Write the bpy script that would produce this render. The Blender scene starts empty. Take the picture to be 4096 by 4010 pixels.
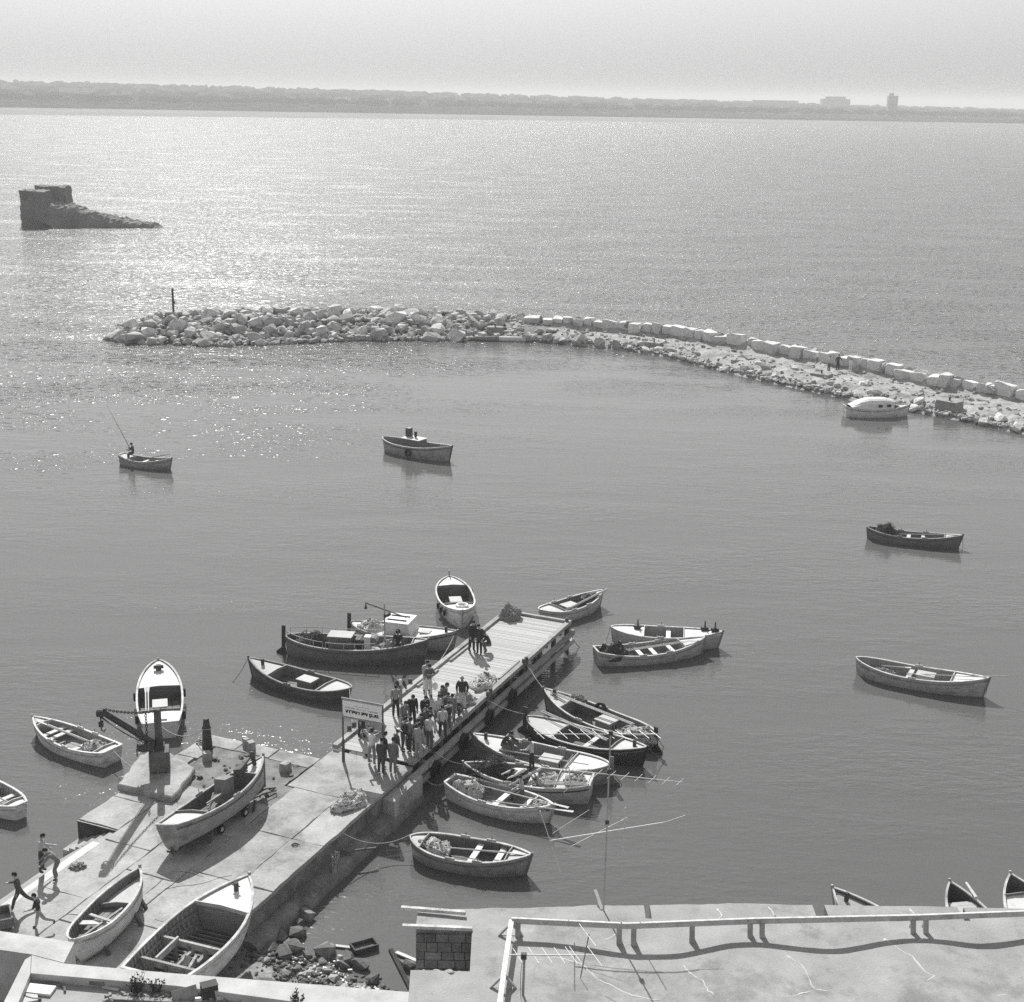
# Small fishing harbour with timber pier, breakwater and hauled-out boats (grey-toned like the photograph)
import bpy, bmesh, math, random
from mathutils import Vector as V, Matrix, noise
R = math.radians
random.seed(7)
SC = bpy.context.scene
COL = SC.collection

# ------------------------------------------------------------------ camera
CAM_H, FPX, PW, PH = 28.5, 5700.0, 4096.0, 4010.0
ROLL, PITCH = R(1.03), math.atan2((PH/2-385)*math.cos(R(1.03)), FPX)
FW = V((0, math.cos(PITCH), -math.sin(PITCH)))
UP0 = V((1, 0, 0)).cross(FW)
IR = V((1, 0, 0))*math.cos(ROLL) + UP0*math.sin(ROLL)
IU = -V((1, 0, 0))*math.sin(ROLL) + UP0*math.cos(ROLL)
cd = bpy.data.cameras.new('camera')
cd.sensor_fit = 'HORIZONTAL'; cd.sensor_width = 36; cd.lens = FPX/PW*36
cd.clip_start = .5; cd.clip_end = 60000
cam = bpy.data.objects.new('camera', cd); COL.objects.link(cam)
cam.matrix_world = Matrix.Translation((0, 0, CAM_H)) @ Matrix((IR, IU, -FW)).transposed().to_4x4()
SC.camera = cam

# ------------------------------------------------------------------ sky, sun, exposure
SUN_EL, SUN_AZ = 40, -14          # degrees; azimuth measured clockwise from +Y
w = bpy.data.worlds.new('World'); SC.world = w; w.use_nodes = True
nt = w.node_tree; nt.nodes.clear()
sky = nt.nodes.new('ShaderNodeTexSky'); sky.sky_type = 'NISHITA'; sky.sun_disc = False
sky.sun_elevation = R(SUN_EL); sky.sun_rotation = R(SUN_AZ); sky.air_density = 3.5; sky.dust_density = 0.5; sky.ozone_density = 1
bw = nt.nodes.new('ShaderNodeRGBToBW'); bg = nt.nodes.new('ShaderNodeBackground'); wo = nt.nodes.new('ShaderNodeOutputWorld')
nt.links.new(sky.outputs[0], bw.inputs[0]); nt.links.new(bw.outputs[0], bg.inputs[0]); nt.links.new(bg.outputs[0], wo.inputs[0])
bg.inputs[1].default_value = .067
sd = bpy.data.lights.new('sun', 'SUN'); sd.energy = 4.0; sd.angle = R(.53); sd.color = (1, .995, .985)
sun = bpy.data.objects.new('sun', sd); COL.objects.link(sun)
sdir = V((math.sin(R(SUN_AZ))*math.cos(R(SUN_EL)), math.cos(R(SUN_AZ))*math.cos(R(SUN_EL)), math.sin(R(SUN_EL))))
sun.rotation_euler = sdir.to_track_quat('Z', 'Y').to_euler(); sun.location = (0, 0, 80)
vs = SC.view_settings; vs.view_transform = 'Standard'; vs.look = 'None'; vs.exposure = 0.70; vs.gamma = 1; vs.use_curve_mapping = False
cy = SC.cycles
cy.use_denoising = False; cy.max_bounces = 6; cy.diffuse_bounces = 3; cy.glossy_bounces = 3; cy.volume_bounces = 0; cy.transmission_bounces = 2
cy.sample_clamp_indirect = 4; cy.sample_clamp_direct = 5; cy.caustics_reflective = False; cy.caustics_refractive = False
cy.use_adaptive_sampling = True; cy.adaptive_threshold = .02

# ------------------------------------------------------------------ helpers
def ray(x, y):
    return FW*FPX + IR*(x-PW/2) - IU*(y-PH/2)
def at(x, y, z=0.0):                      # photograph pixel + known height -> the place itself
    d = ray(x, y); return V((0, 0, CAM_H)) + d*((z-CAM_H)/d.z)
def atY(x, y, Y):                         # photograph pixel + known distance
    d = ray(x, y); return V((0, 0, CAM_H)) + d*(Y/d.y)
def rz(p, a):
    c, s = math.cos(a), math.sin(a); return V((p[0]*c-p[1]*s, p[0]*s+p[1]*c, p[2]))

MATS = {}
def mat(name, v, rough=.85, var=.2, scale=3.0, fine=40.0, bump=.0, bscale=25.0, spec=.3, rand=.0, stretch=(1, 1, 1), metal=0.0, stain=0.0, coords='Object'):
    if name in MATS: return MATS[name]
    m = bpy.data.materials.new(name); m.use_nodes = True; t = m.node_tree; N = t.nodes; Lk = t.links
    b = N['Principled BSDF']; b.inputs['Roughness'].default_value = rough; b.inputs['Specular IOR Level'].default_value = spec; b.inputs['Metallic'].default_value = metal
    if coords == 'World': src = N.new('ShaderNodeNewGeometry').outputs['Position']
    else: src = N.new('ShaderNodeTexCoord').outputs['Object']
    mp = N.new('ShaderNodeMapping'); mp.inputs['Scale'].default_value = stretch; Lk.new(src, mp.inputs[0])
    def nz(s, det=4, r=.6):
        n = N.new('ShaderNodeTexNoise'); n.inputs['Scale'].default_value = s; n.inputs['Detail'].default_value = det; n.inputs['Roughness'].default_value = r
        Lk.new(mp.outputs[0], n.inputs['Vector']); return n.outputs['Fac']
    def math_(op, a, c):
        n = N.new('ShaderNodeMath'); n.operation = op
        for i, q in enumerate((a, c)):
            if isinstance(q, (int, float)): n.inputs[i].default_value = q
            else: Lk.new(q, n.inputs[i])
        return n.outputs[0]
    def rng(f, a, c, lo, hi):
        n = N.new('ShaderNodeMapRange'); n.inputs[1].default_value = a; n.inputs[2].default_value = c; n.inputs[3].default_value = lo; n.inputs[4].default_value = hi
        Lk.new(f, n.inputs[0]); return n.outputs[0]
    f1 = rng(nz(scale), .3, .7, 1-var, 1+var); f2 = rng(nz(fine, 2), .3, .7, 1-var*.5, 1+var*.5)
    c = math_('MULTIPLY', math_('MULTIPLY', f1, f2), v)
    if stain:
        c = math_('MULTIPLY', c, rng(nz(scale*.45, 6, .75), .52, .62, 1, 1-stain))
    if rand:
        oi = N.new('ShaderNodeObjectInfo'); c = math_('MULTIPLY', c, rng(oi.outputs['Random'], 0, 1, 1-rand, 1+rand))
    cc = N.new('ShaderNodeCombineColor'); [Lk.new(c, cc.inputs[i]) for i in range(3)]
    Lk.new(cc.outputs[0], b.inputs['Base Color'])
    if bump:
        bn = N.new('ShaderNodeBump'); bn.inputs['Strength'].default_value = 1; bn.inputs['Distance'].default_value = bump
        Lk.new(nz(bscale, 5, .65), bn.inputs['Height']); Lk.new(bn.outputs[0], b.inputs['Normal'])
    MATS[name] = m; return m

class MB:
    def __init__(s): s.v, s.f, s.m = [], [], []
    def add(s, vs, fs, m=0):
        b = len(s.v); s.v += [tuple(p) for p in vs]; s.f += [[i+b for i in f] for f in fs]; s.m += [m]*len(fs); return s
    def box(s, c, size, a=0.0, m=0, top=1.0):
        x, y, z = [q/2 for q in size]; P = []
        for dz, k in ((-z, 1), (z, top)):
            for dx, dy in ((-x, -y), (x, -y), (x, y), (-x, y)):
                p = rz((dx*k, dy*k, dz), a); P.append(p+V(c))
        return s.add(P, [[3, 2, 1, 0], [4, 5, 6, 7], [0, 1, 5, 4], [1, 2, 6, 5], [2, 3, 7, 6], [3, 0, 4, 7]], m)
    def bar(s, a, b, w_, h_, m=0, up=(0, 0, 1), w2=None, h2=None):
        a, b = V(a), V(b); d = (b-a).normalized(); u = V(up)
        if abs(d.dot(u)) > .98: u = V((1, 0, 0))
        sx = d.cross(u).normalized(); uy = sx.cross(d); P = []
        for p, ww, hh in ((a, w_, h_), (b, w2 or w_, h2 or h_)):
            for i, j in ((-1, -1), (1, -1), (1, 1), (-1, 1)): P.append(p+sx*(i*ww/2)+uy*(j*hh/2))
        return s.add(P, [[3, 2, 1, 0], [4, 5, 6, 7], [0, 1, 5, 4], [1, 2, 6, 5], [2, 3, 7, 6], [3, 0, 4, 7]], m)
    def loft(s, rings, m=0, closed=True, caps=True):
        n = len(rings[0]); P = [p for r in rings for p in r]; F = []
        for i in range(len(rings)-1):
            for j in range(n if closed else n-1):
                k = (j+1) % n; F.append([i*n+j, i*n+k, (i+1)*n+k, (i+1)*n+j])
        if caps and closed:
            F.append(list(range(n))[::-1]); F.append([(len(rings)-1)*n+j for j in range(n)])
        return s.add(P, F, m)
    def tube(s, pts, r, n=6, m=0, loop=False):
        pts = [V(p) for p in pts]; rr = r if isinstance(r, (list, tuple)) else [r]*len(pts); rings = []
        nrm = None
        for i, p in enumerate(pts):
            if loop: d = (pts[(i+1) % len(pts)]-pts[i-1])
            else: d = pts[min(i+1, len(pts)-1)]-pts[max(i-1, 0)]
            d = d.normalized() if d.length > 1e-6 else V((0, 0, 1))
            if nrm is None: nrm = d.orthogonal().normalized()
            nrm = nrm - d*nrm.dot(d)
            nrm = nrm.normalized() if nrm.length > 1e-4 else d.orthogonal().normalized()
            b = d.cross(nrm)
            rings.append([p+(nrm*math.cos(2*math.pi*k/n)+b*math.sin(2*math.pi*k/n))*rr[i] for k in range(n)])
        if loop:
            rings.append(rings[0]); return s.loft(rings, m, True, False)
        return s.loft(rings, m)
    def poly(s, pts, z0, z1, m=0):          # extruded polygon, counter-clockwise
        n = len(pts); P = [(p[0], p[1], z0) for p in pts]+[(p[0], p[1], z1) for p in pts]
        F = [list(range(n))[::-1], list(range(n, 2*n))]+[[i, (i+1) % n, n+(i+1) % n, n+i] for i in range(n)]
        return s.add(P, F, m)
    def build(s, name, mats, parent=None, smooth=False, kind=None):
        me = bpy.data.meshes.new(name); me.from_pydata(s.v, [], s.f)
        for m in (mats if isinstance(mats, (list, tuple)) else [mats]): me.materials.append(m)
        if any(s.m): me.polygons.foreach_set('material_index', s.m)
        if smooth: me.polygons.foreach_set('use_smooth', [True]*len(s.f))
        me.update()
        return link(name, me, parent, kind)
def link(name, me, parent=None, kind=None):
    o = bpy.data.objects.new(name, me); COL.objects.link(o)
    if parent: o.parent = parent
    if kind: o['kind'] = kind
    return o
def tag(o, label, cat, group=None):
    o['label'] = label; o['category'] = cat
    if group: o['group'] = group
    return o
def thing(name, loc, a, label, cat, group=None):
    o = bpy.data.objects.new(name, None); COL.objects.link(o); o.location = loc; o.rotation_euler = (0, 0, a); o.empty_display_size = .2
    return tag(o, label, cat, group)
def smoothby(o, ang=40):
    me = o.data; me.polygons.foreach_set('use_smooth', [True]*len(me.polygons))
    try: me.set_sharp_from_angle(angle=R(ang))
    except Exception: pass
def sag(a, b, drop, n=10):
    a, b = V(a), V(b); return [a.lerp(b, i/n)-V((0, 0, drop*4*(i/n)*(1-i/n))) for i in range(n+1)]

# quay / pier frame: u runs out along the pier, v to its port side, origin at the quay's seaward corner
QO, QA = V((-3.95, 54.4, 0)), R(67)
def uv(u, v, z=0.0):
    return QO + V((math.cos(QA)*u-math.sin(QA)*v, math.sin(QA)*u+math.cos(QA)*v, z))
QZ, PZ = 1.4, 1.5

# ------------------------------------------------------------------ materials
m_conc = mat('quay_concrete', .33, var=.22, scale=.9, fine=9, bump=.02, bscale=9, stain=.34, rand=.10, coords='World')
m_concdark = mat('wet_quay_wall', .20, var=.3, scale=1.2, fine=8, bump=.03, bscale=6, stain=.45, coords='World')
m_dirt = mat('quay_dirt', .17, var=.35, scale=1.5, fine=14, bump=.04, bscale=8, stain=.35, coords='World')
m_plank = mat('pier_plank', .40, var=.14, scale=2, fine=30, bump=.004, bscale=30, rand=.12, stretch=(1, 12, 1))
m_beam = mat('pier_beam', .30, var=.25, scale=2, fine=22, bump=.008, bscale=14, rand=.15)
m_pile = mat('pier_pile', .10, var=.35, scale=3, fine=20, bump=.01)
m_rock = mat('breakwater_rock', .50, var=.28, scale=1.6, fine=6, bump=.12, bscale=3.5, rand=.30, stain=.4)
m_rub = mat('breakwater_rubble', .32, var=.35, scale=.7, fine=3, bump=.15, bscale=1.6, stain=.4, coords='World', spec=.1)
m_darkrock = mat('shore_rock', .15, var=.35, scale=1.5, fine=9, bump=.03, bscale=6, rand=.4)
m_shore = mat('shore_gravel', .22, var=.4, scale=.9, fine=10, bump=.06, bscale=7, stain=.5, coords='World')
m_plaster = mat('roof_plaster', .30, var=.17, scale=.8, fine=22, bump=.016, bscale=20, stain=.28, coords='World')
m_lime = mat('limewashed_parapet', .44, var=.14, scale=1.2, fine=22, bump=.008, bscale=18, stain=.10, coords='World')
m_wallstone = mat('dark_masonry', .17, var=.3, scale=2, fine=12, bump=.02, bscale=9, rand=.25)
m_black = mat('black_rubber', .02, rough=.7, var=.3)
m_iron = mat('rusty_iron', .055, rough=.7, var=.4, scale=5, bump=.004)
m_ironpale = mat('galvanised_steel', .45, rough=.55, var=.15)
m_alu = mat('aluminium_rod', .55, rough=.5, var=.1, metal=.2)
m_rope = mat('manila_rope', .30, var=.3, scale=8)
m_ropedark = mat('tarred_rope', .08, var=.4, scale=8)
m_skin = mat('skin', .33, rough=.6, var=.1)
m_hair = mat('hair_dark', .018, rough=.6, var=.3)
m_hairg = mat('hair_grey', .35, rough=.7, var=.2)
m_shoe = mat('shoe_leather', .035, rough=.6, var=.3)
m_pole = mat('pale_timber', .50, var=.15, scale=4, stretch=(1, 1, 1))
def cloth(v): return mat('cloth_%d' % round(v*1000), v*1.25+.012, rough=.95, var=.12, scale=8, bump=.004, bscale=30)
def paint(v): return mat('boat_paint_%d' % round(v*1000), v, rough=.6, var=.2, scale=2.2, fine=18, stain=.38, stretch=(.9, .9, 2.0), bump=.003, bscale=12, spec=.4)
def deckp(v): return mat('deck_paint_%d' % round(v*1000), v, rough=.7, var=.10, scale=3, fine=16, stain=.12, stretch=(1, 5, 1))
def wood(v): return mat('weathered_wood_%d' % round(v*1000), v, rough=.85, var=.3, scale=3, fine=24, stain=.25, bump=.004, bscale=18)
def netm(v): return mat('netting_%d' % round(v*1000), v, rough=1, var=.42, scale=14, fine=60, bump=.025, bscale=40, spec=.1)

# ------------------------------------------------------------------ water
def water_mat():
    m = bpy.data.materials.new('sea_water'); m.use_nodes = True; t = m.node_tree; N, Lk = t.nodes, t.links
    b = N['Principled BSDF']; b.inputs['Base Color'].default_value = (.10, .10, .10, 1); b.inputs['Roughness'].default_value = .07; b.inputs['IOR'].default_value = 1.333
    g = N.new('ShaderNodeNewGeometry'); sx = N.new('ShaderNodeSeparateXYZ'); Lk.new(g.outputs['Position'], sx.inputs[0])
    def mth(op, a, c=0.0, cl=False):
        n = N.new('ShaderNodeMath'); n.operation = op; n.use_clamp = cl
        for i, q in enumerate((a, c)):
            if isinstance(q, (int, float)): n.inputs[i].default_value = q
            else: Lk.new(q, n.inputs[i])
        return n.outputs[0]
    def rng(f, a, c, lo, hi):
        n = N.new('ShaderNodeMapRange'); n.interpolation_type = 'SMOOTHSTEP'
        for i, q in enumerate((a, c, lo, hi)): n.inputs[i+1].default_value = q
        Lk.new(f, n.inputs[0]); return n.outputs[0]
    def wav(scale, sy, det, ang, rough=.55):
        mp = N.new('ShaderNodeMapping'); mp.inputs['Scale'].default_value = (scale, scale*sy, scale); mp.inputs['Rotation'].default_value = (0, 0, R(ang)); Lk.new(g.outputs['Position'], mp.inputs[0])
        n = N.new('ShaderNodeTexNoise'); n.inputs['Scale'].default_value = 1; n.inputs['Detail'].default_value = det; n.inputs['Roughness'].default_value = rough
        Lk.new(mp.outputs[0], n.inputs['Vector']); return n.outputs['Fac']
    # sheltered inside the breakwater, open sea towards -X and beyond it
    openx = rng(mth('ADD', sx.outputs[0], mth('MULTIPLY', sx.outputs[1], -.22)), -92, -8, 1, 0)
    openy = rng(mth('ADD', sx.outputs[1], mth('MULTIPLY', sx.outputs[0], .75)), 140, 240, 0, 1)
    openx = mth('MULTIPLY', openx, rng(sx.outputs[1], 66, 220, .0, 1))
    o = mth('MAXIMUM', openx, openy)
    gust = rng(wav(.045, 2.6, 4, 12), .36, .66, .15, 1.8)
    small = mth('ADD', mth('MULTIPLY', wav(2.6, 2.0, 2, 12), .020), mth('MULTIPLY', wav(7.5, 1.6, 1, -8), .004))
    big = mth('ADD', mth('MULTIPLY', wav(.30, 2.6, 2, 16), .30), mth('MULTIPLY', wav(.95, 2.2, 2, 4), .14))
    calm = mth('ADD', small, mth('MULTIPLY', wav(.8, 2.4, 2, 20), .042))
    h = mth('ADD', mth('MULTIPLY', mth('MULTIPLY', calm, gust), .62), mth('MULTIPLY', mth('MULTIPLY', big, o), .75))
    # sparse steep wavelets that catch the sun
    chop = mth('ADD', mth('MULTIPLY', rng(wav(.85, 1.9, 1, 10), .56, .74, 0, 1), .34), mth('MULTIPLY', rng(wav(2.4, 1.7, 1, -14), .58, .76, 0, 1), .11))
    h = mth('ADD', h, mth('MULTIPLY', mth('MULTIPLY', chop, mth('MULTIPLY', mth('POWER', o, 1.6), 1.7)), gust))
    Lk.new(mth('ADD', .07, mth('MULTIPLY', o, .17)), b.inputs['Roughness'])
    bn = N.new('ShaderNodeBump'); bn.inputs['Strength'].default_value = 1; bn.inputs['Distance'].default_value = 1
    Lk.new(h, bn.inputs['Height']); Lk.new(bn.outputs[0], b.inputs['Normal'])
    return m
wm = MB()
gx = [-30000, -6000, -1500, -400, -150, -60, 0, 60, 150, 400, 1500, 6000, 30000]; gy = [-400, -60, 20, 60, 120, 200, 400, 800, 1600, 3200, 9000, 30000]
wm.add([(x, y, 0) for y in gy for x in gx], [[j*len(gx)+i, j*len(gx)+i+1, (j+1)*len(gx)+i+1, (j+1)*len(gx)+i] for j in range(len(gy)-1) for i in range(len(gx)-1)])
water = wm.build('water', water_mat(), kind='structure')
water['label'] = 'rippled grey sea water filling the harbour and bay'

# ------------------------------------------------------------------ rocks
def rock_mesh(name, seed, kind, m):
    r = random.Random(seed); bm = bmesh.new()
    if kind == 'block':
        for sx in (-1, 1):
            for sy in (-1, 1):
                for sz in (-1, 1):
                    jx, jy, jz = [r.uniform(.68, 1.0) for _ in range(3)]
                    for k in range(3):
                        q = [jx, jy, jz]; q[k] *= r.uniform(.55, .88)
                        bm.verts.new((sx*q[0]/2, sy*q[1]/2, sz*q[2]/2))
    else:
        for _ in range(14):
            d = V((r.gauss(0, 1), r.gauss(0, 1), r.gauss(0, 1))).normalized()
            k = max(abs(d.x), abs(d.y), abs(d.z)); d = d.lerp(d/k, .45)*r.uniform(.78, 1.05)*.5
            bm.verts.new(d)
    bmesh.ops.convex_hull(bm, input=bm.verts)
    for v in [v for v in bm.verts if not v.link_faces]: bm.verts.remove(v)
    me = bpy.data.meshes.new(name); bm.to_mesh(me); bm.free(); me.materials.append(m)
    return me
def rock_geo(me):
    return [v.co.copy() for v in me.vertices], [list(p.vertices) for p in me.polygons]
ROCKS = [rock_mesh('stone', 100+i, 'rock', m_rock) for i in range(14)]
m_block = mat('limestone_block', .62, var=.2, scale=1.4, fine=6, bump=.08, bscale=3, rand=.15, stain=.3)
BLOCKS = [rock_mesh('stone', 200+i, 'block', m_block) for i in range(10)]
SHORE_ROCKS = [rock_mesh('stone', 300+i, 'rock', m_darkrock) for i in range(8)]
RGEO = [rock_geo(m) for m in ROCKS]
def put_rock(me, p, size, parent, r, name='stone', tilt=.3, a=None):
    o = link(name, me, parent); o.location = p; o.scale = size
    o.rotation_euler = (r.uniform(-tilt, tilt), r.uniform(-tilt, tilt), r.uniform(0, 6.28) if a is None else a); return o

# ------------------------------------------------------------------ breakwater
def interp(tab, x):
    if x <= tab[0][0]: return tab[0][1]
    for (a, b), (c, d) in zip(tab, tab[1:]):
        if x <= c: return b+(d-b)*(x-a)/(c-a)
    return tab[-1][1]
IN = [(-48.4, 167.0), (-45, 164.3), (-33.9, 163.6), (-17.5, 169.6), (1.4, 171.3), (10, 168.0), (16.6, 163), (26.3, 148.4), (32.8, 140.2), (40.9, 131.5), (45.7, 125.9), (52, 118), (64, 103)]
KR = [(-47.4, 169.3), (-44.2, 172.8), (-34, 178), (-21.9, 180.5), (-7.9, 180.0), (1.5, 178.2), (9.8, 176.2), (18.8, 171.3), (27.5, 161.5), (36.2, 151.5), (43.4, 142.2), (49.6, 135.0), (56, 127.6), (68, 113)]
def pathpts(tab, n):
    P = [V((x, y, 0)) for x, y in tab]; L = [0]
    for a, b in zip(P, P[1:]): L.append(L[-1]+(b-a).length)
    out = []
    for i in range(n):
        s = L[-1]*i/(n-1); k = max(j for j in range(len(L)) if L[j] <= s+1e-6); k = min(k, len(P)-2)
        out.append(P[k].lerp(P[k+1], (s-L[k])/(L[k+1]-L[k])))
    return out
NB = 81
PI_, PK = pathpts(IN, NB), pathpts(KR, NB)
bwk = thing('breakwater', (0, 0, 0), 0, 'long curved breakwater of pale boulders and squared blocks enclosing the harbour', 'breakwater')
def bw_profile(t, q):                      # surface height of the core, t along, q 0 inner waterline .. 1 crest
    head = max(0, min(1, (.40-t)/.10))
    flat = .25+.75*min(1, q/.32) if q < .32 else 1.0
    zf = .95*flat + (.75*max(0, (q-.86)/.14))
    zm = 1.75*math.sin(min(1, q/.8)*math.pi/2)
    zm *= min(1, .35+t/.05)
    return zf*(1-head)+zm*head
core = MB(); qs = [-.18, 0, .08, .2, .32, .45, .58, .7, .82, .92, 1.0, 1.15, 1.45, 1.8]
P = []
for i in range(NB):
    t = i/(NB-1)
    for q in qs:
        p = PI_[i].lerp(PK[i], q)
        z = -.7 if q < 0 else (bw_profile(t, q)-.12 if q <= 1 else max(-.8, bw_profile(t, 1)-(q-1)*4.2))
        if 0 <= q <= 1.2: z += noise.noise(p*.7)*.22
        P.append((p.x, p.y, z))
n = len(qs)
core.add(P, [[i*n+j, (i+1)*n+j, (i+1)*n+j+1, i*n+j+1][::-1] for i in range(NB-1) for j in range(n-1)])
for k in range(len(core.m)): core.m[k] = 1 if k//(n-1) < .36*NB else 0
core.build('core', [m_rub, mat('dark_rubble_core', .13, var=.35, scale=.9, fine=4, bump=.1, bscale=2, coords='World')], bwk, True)
rb = random.Random(5)
nparts = 0
# squared blocks along the seaward edge
d = 0.0; i = 0; walk = pathpts(KR, 800); seg = (walk[1]-walk[0]).length; cur = .36*799
while cur < 770:
    k = int(cur); t = k/799; ln = rb.choice((1.1, 1.4, 1.6, 1.9, 2.3))*rb.uniform(.9, 1.1); p = walk[k]; dr = (walk[min(799, k+6)]-walk[max(0, k-6)]); a = math.atan2(dr.y, dr.x)
    hgt = rb.uniform(1.15, 1.75)*(1 if t > .44 else .9)
    nrm = V((-dr.y, dr.x, 0)).normalized()
    put_rock(rb.choice(BLOCKS), (p.x+nrm.x*rb.uniform(-.4, .4), p.y+nrm.y*rb.uniform(-.4, .4), .85+hgt/2), (ln, rb.uniform(1.2, 1.6), hgt), bwk, rb, tilt=.13, a=a+rb.uniform(-.22, .22)); nparts += 1
    cur += ln*rb.uniform(.86, .98)/seg
# boulders of the head mound
def bw_at(t, q):
    f = t*(NB-1); k = min(NB-2, int(f)); f -= k
    return (PI_[k].lerp(PI_[k+1], f)).lerp(PK[k].lerp(PK[k+1], f), q)
placed = []
tries = 0
while len(placed) < 165 and tries < 9000:
    tries += 1
    t = rb.uniform(0.0, .46); q = rb.uniform(0.0, 1.08)
    if t > .335 and q > .12: continue
    p = bw_at(t, q); s = rb.choice((1.0, 1.25, 1.5, 1.8, 2.1))*rb.uniform(.9, 1.1)
    if any((p-o).length < .5*(s+r_)*.84 for o, r_ in placed): continue
    placed.append((p, s))
    z = bw_profile(t, min(1, q))
    put_rock(rb.choice(ROCKS), (p.x, p.y, z+s*.12), (s*rb.uniform(.95, 1.4), s*rb.uniform(.8, 1.1), s*rb.uniform(.65, .95)), bwk, rb); nparts += 1
# stones of the inner slope
pl2 = []; tries = 0
while nparts < 292 and tries < 9000:
    tries += 1
    t = rb.uniform(.30, .97); q = abs(rb.gauss(.03, .09)) if rb.random() < .85 else rb.uniform(.1, .5)
    p = bw_at(t, q); s = rb.uniform(.55, 1.35)*(1.15 if t > .7 else 1)
    if any((p-o).length < .5*(s+r_)*.9 for o, r_ in pl2): continue
    pl2.append((p, s)); z = bw_profile(t, q)
    put_rock(rb.choice(ROCKS), (p.x, p.y, z*.8+s*.08), (s*rb.uniform(1, 1.5), s, s*rb.uniform(.55, .9)), bwk, rb); nparts += 1
rub = MB()
for i in range(3900):
    t = rb.uniform(0, 1)
    if i < 420: q = rb.uniform(1.02, 1.4); s = rb.uniform(.8, 1.9)
    elif i < 1500: q = abs(rb.gauss(.02, .07)); s = rb.uniform(.25, .7)
    elif i < 2500: t = rb.uniform(0, .35); q = rb.uniform(0, 1.05); s = rb.uniform(.5, 1.15)
    else: q = rb.uniform(.08, .92); s = rb.choice((.14, .2, .26, .36, .5))
    if 420 <= i < 1500 and t < .3: s *= 1.4
    p = bw_at(t, q); z = bw_profile(t, min(1, q)) if q <= 1 else .9+1.0*(1.4-q)/.4*min(1, .4+t/.06)
    vs_, fs_ = rb.choice(RGEO); M3 = Matrix.Rotation(rb.uniform(0, 6.28), 3, 'Z') @ Matrix.Rotation(rb.uniform(-.4, .4), 3, 'X')
    sc = V((s*rb.uniform(.9, 1.5), s, s*rb.uniform(.6, .9)))
    rub.add([M3 @ V((v.x*sc.x, v.y*sc.y, v.z*sc.z))+V((p.x, p.y, z*.85+s*.1)) for v in vs_], fs_)
rub.build('rubble', m_rock, bwk, kind='stuff')
# mooring blocks on the inner edge, float, marker pole
def mooring_block(px, py, z, size, a, lab):
    p = at(px, py, z); o = thing('mooring_block', p, a, lab, 'mooring block', 'mooring blocks along the breakwater')
    MB().box((0, 0, size[2]/2), size, 0, 0, .94).build('block', m_conc2, o)
    b = MB(); b.tube([(0, 0, size[2]-.02), (0, 0, size[2]+.3)], .09, 8); b.tube([(0, 0, size[2]+.3), (0, 0, size[2]+.36)], .15, 8); b.build('bollard', m_iron, o)
m_conc2 = mat('block_concrete', .26, var=.2, scale=1.5, fine=9, bump=.02, bscale=6)
mooring_block(1520, 1352, .0, (2.2, 1.3, 1.35), R(2), 'big square concrete mooring block standing at the water beside boulders')
mooring_block(1980, 1340, .45, (2.0, 1.2, 1.0), R(-3), 'concrete mooring block just behind the floating pipe')
mooring_block(2615, 1393, .4, (2.0, 1.2, .7), R(-30), 'low concrete mooring block among small stones where the breakwater bends')
mooring_block(3285, 1515, .55, (2.1, 1.3, .55), R(-38), 'flat concrete mooring block below the three people on the breakwater')
mooring_block(3795, 1640, .45, (2.2, 1.5, .9), R(-48), 'concrete mooring block on the stones beside the covered white boat')
fl = thing('pontoon_pipe', at(1998, 1362, .1), R(-1), 'long fat white and grey pipe floating along the breakwater', 'float')
MB().tube([(-3.2, 0, .12), (-2.9, 0, .15), (-.05, 0, .15)], [.1, .32, .33], 12).build('grey_section', mat('grey_pipe', .22), fl, True)
MB().tube([(-.05, 0, .15), (3.1, 0, .15), (3.15, 0, .15)], [.335, .335, .2], 12).build('white_section', mat('white_pipe', .62), fl, True)
mp_ = thing('marker_pole', at(694, 1250, 2.3), 0, 'dark upright marker pole on the head of the breakwater', 'pole')
q_ = MB(); q_.tube([(0, 0, -.3), (0, 0, 2.9)], [.14, .13], 8); q_.tube([(0, 0, 2.9), (0, 0, 3.0)], .05, 6); q_.build('pole', m_iron, mp_)
MB().box((.16, 0, 1.2), (.18, .14, .3)).build('junction_box', m_iron, mp_)
MB().box((0, 0, -.1), (2.2, 1.4, .4), .2, 0, .9).build('footing', m_conc, mp_)

# ------------------------------------------------------------------ sea fort ruin
def rough_mesh(o, amp, sc, seed=0):
    for v in o.data.vertices:
        n = noise.noise_vector(v.co*sc+V((seed, 0, 0))); v.co += n*amp
m_ruin = mat('sea_fort_stone', .17, var=.3, scale=.25, fine=1.2, bump=.25, bscale=.8, stain=.3, coords='World')
fort = thing('sea_fort_ruin', (-97, 310, 0), 0, 'ruined square stone sea tower with tumbled rubble tail, standing alone in the bay', 'ruin')
def grid_box(mb, c, s, n):
    bm = bmesh.new(); bmesh.ops.create_cube(bm, size=1); bmesh.ops.subdivide_edges(bm, edges=bm.edges, cuts=n, use_grid_fill=True)
    mb.add([(v.co.x*s[0]+c[0], v.co.y*s[1]+c[1], v.co.z*s[2]+c[2]) for v in bm.verts], [[v.index for v in f.verts] for f in (bm.faces)]); bm.free()
b_ = MB(); bm = None
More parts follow.
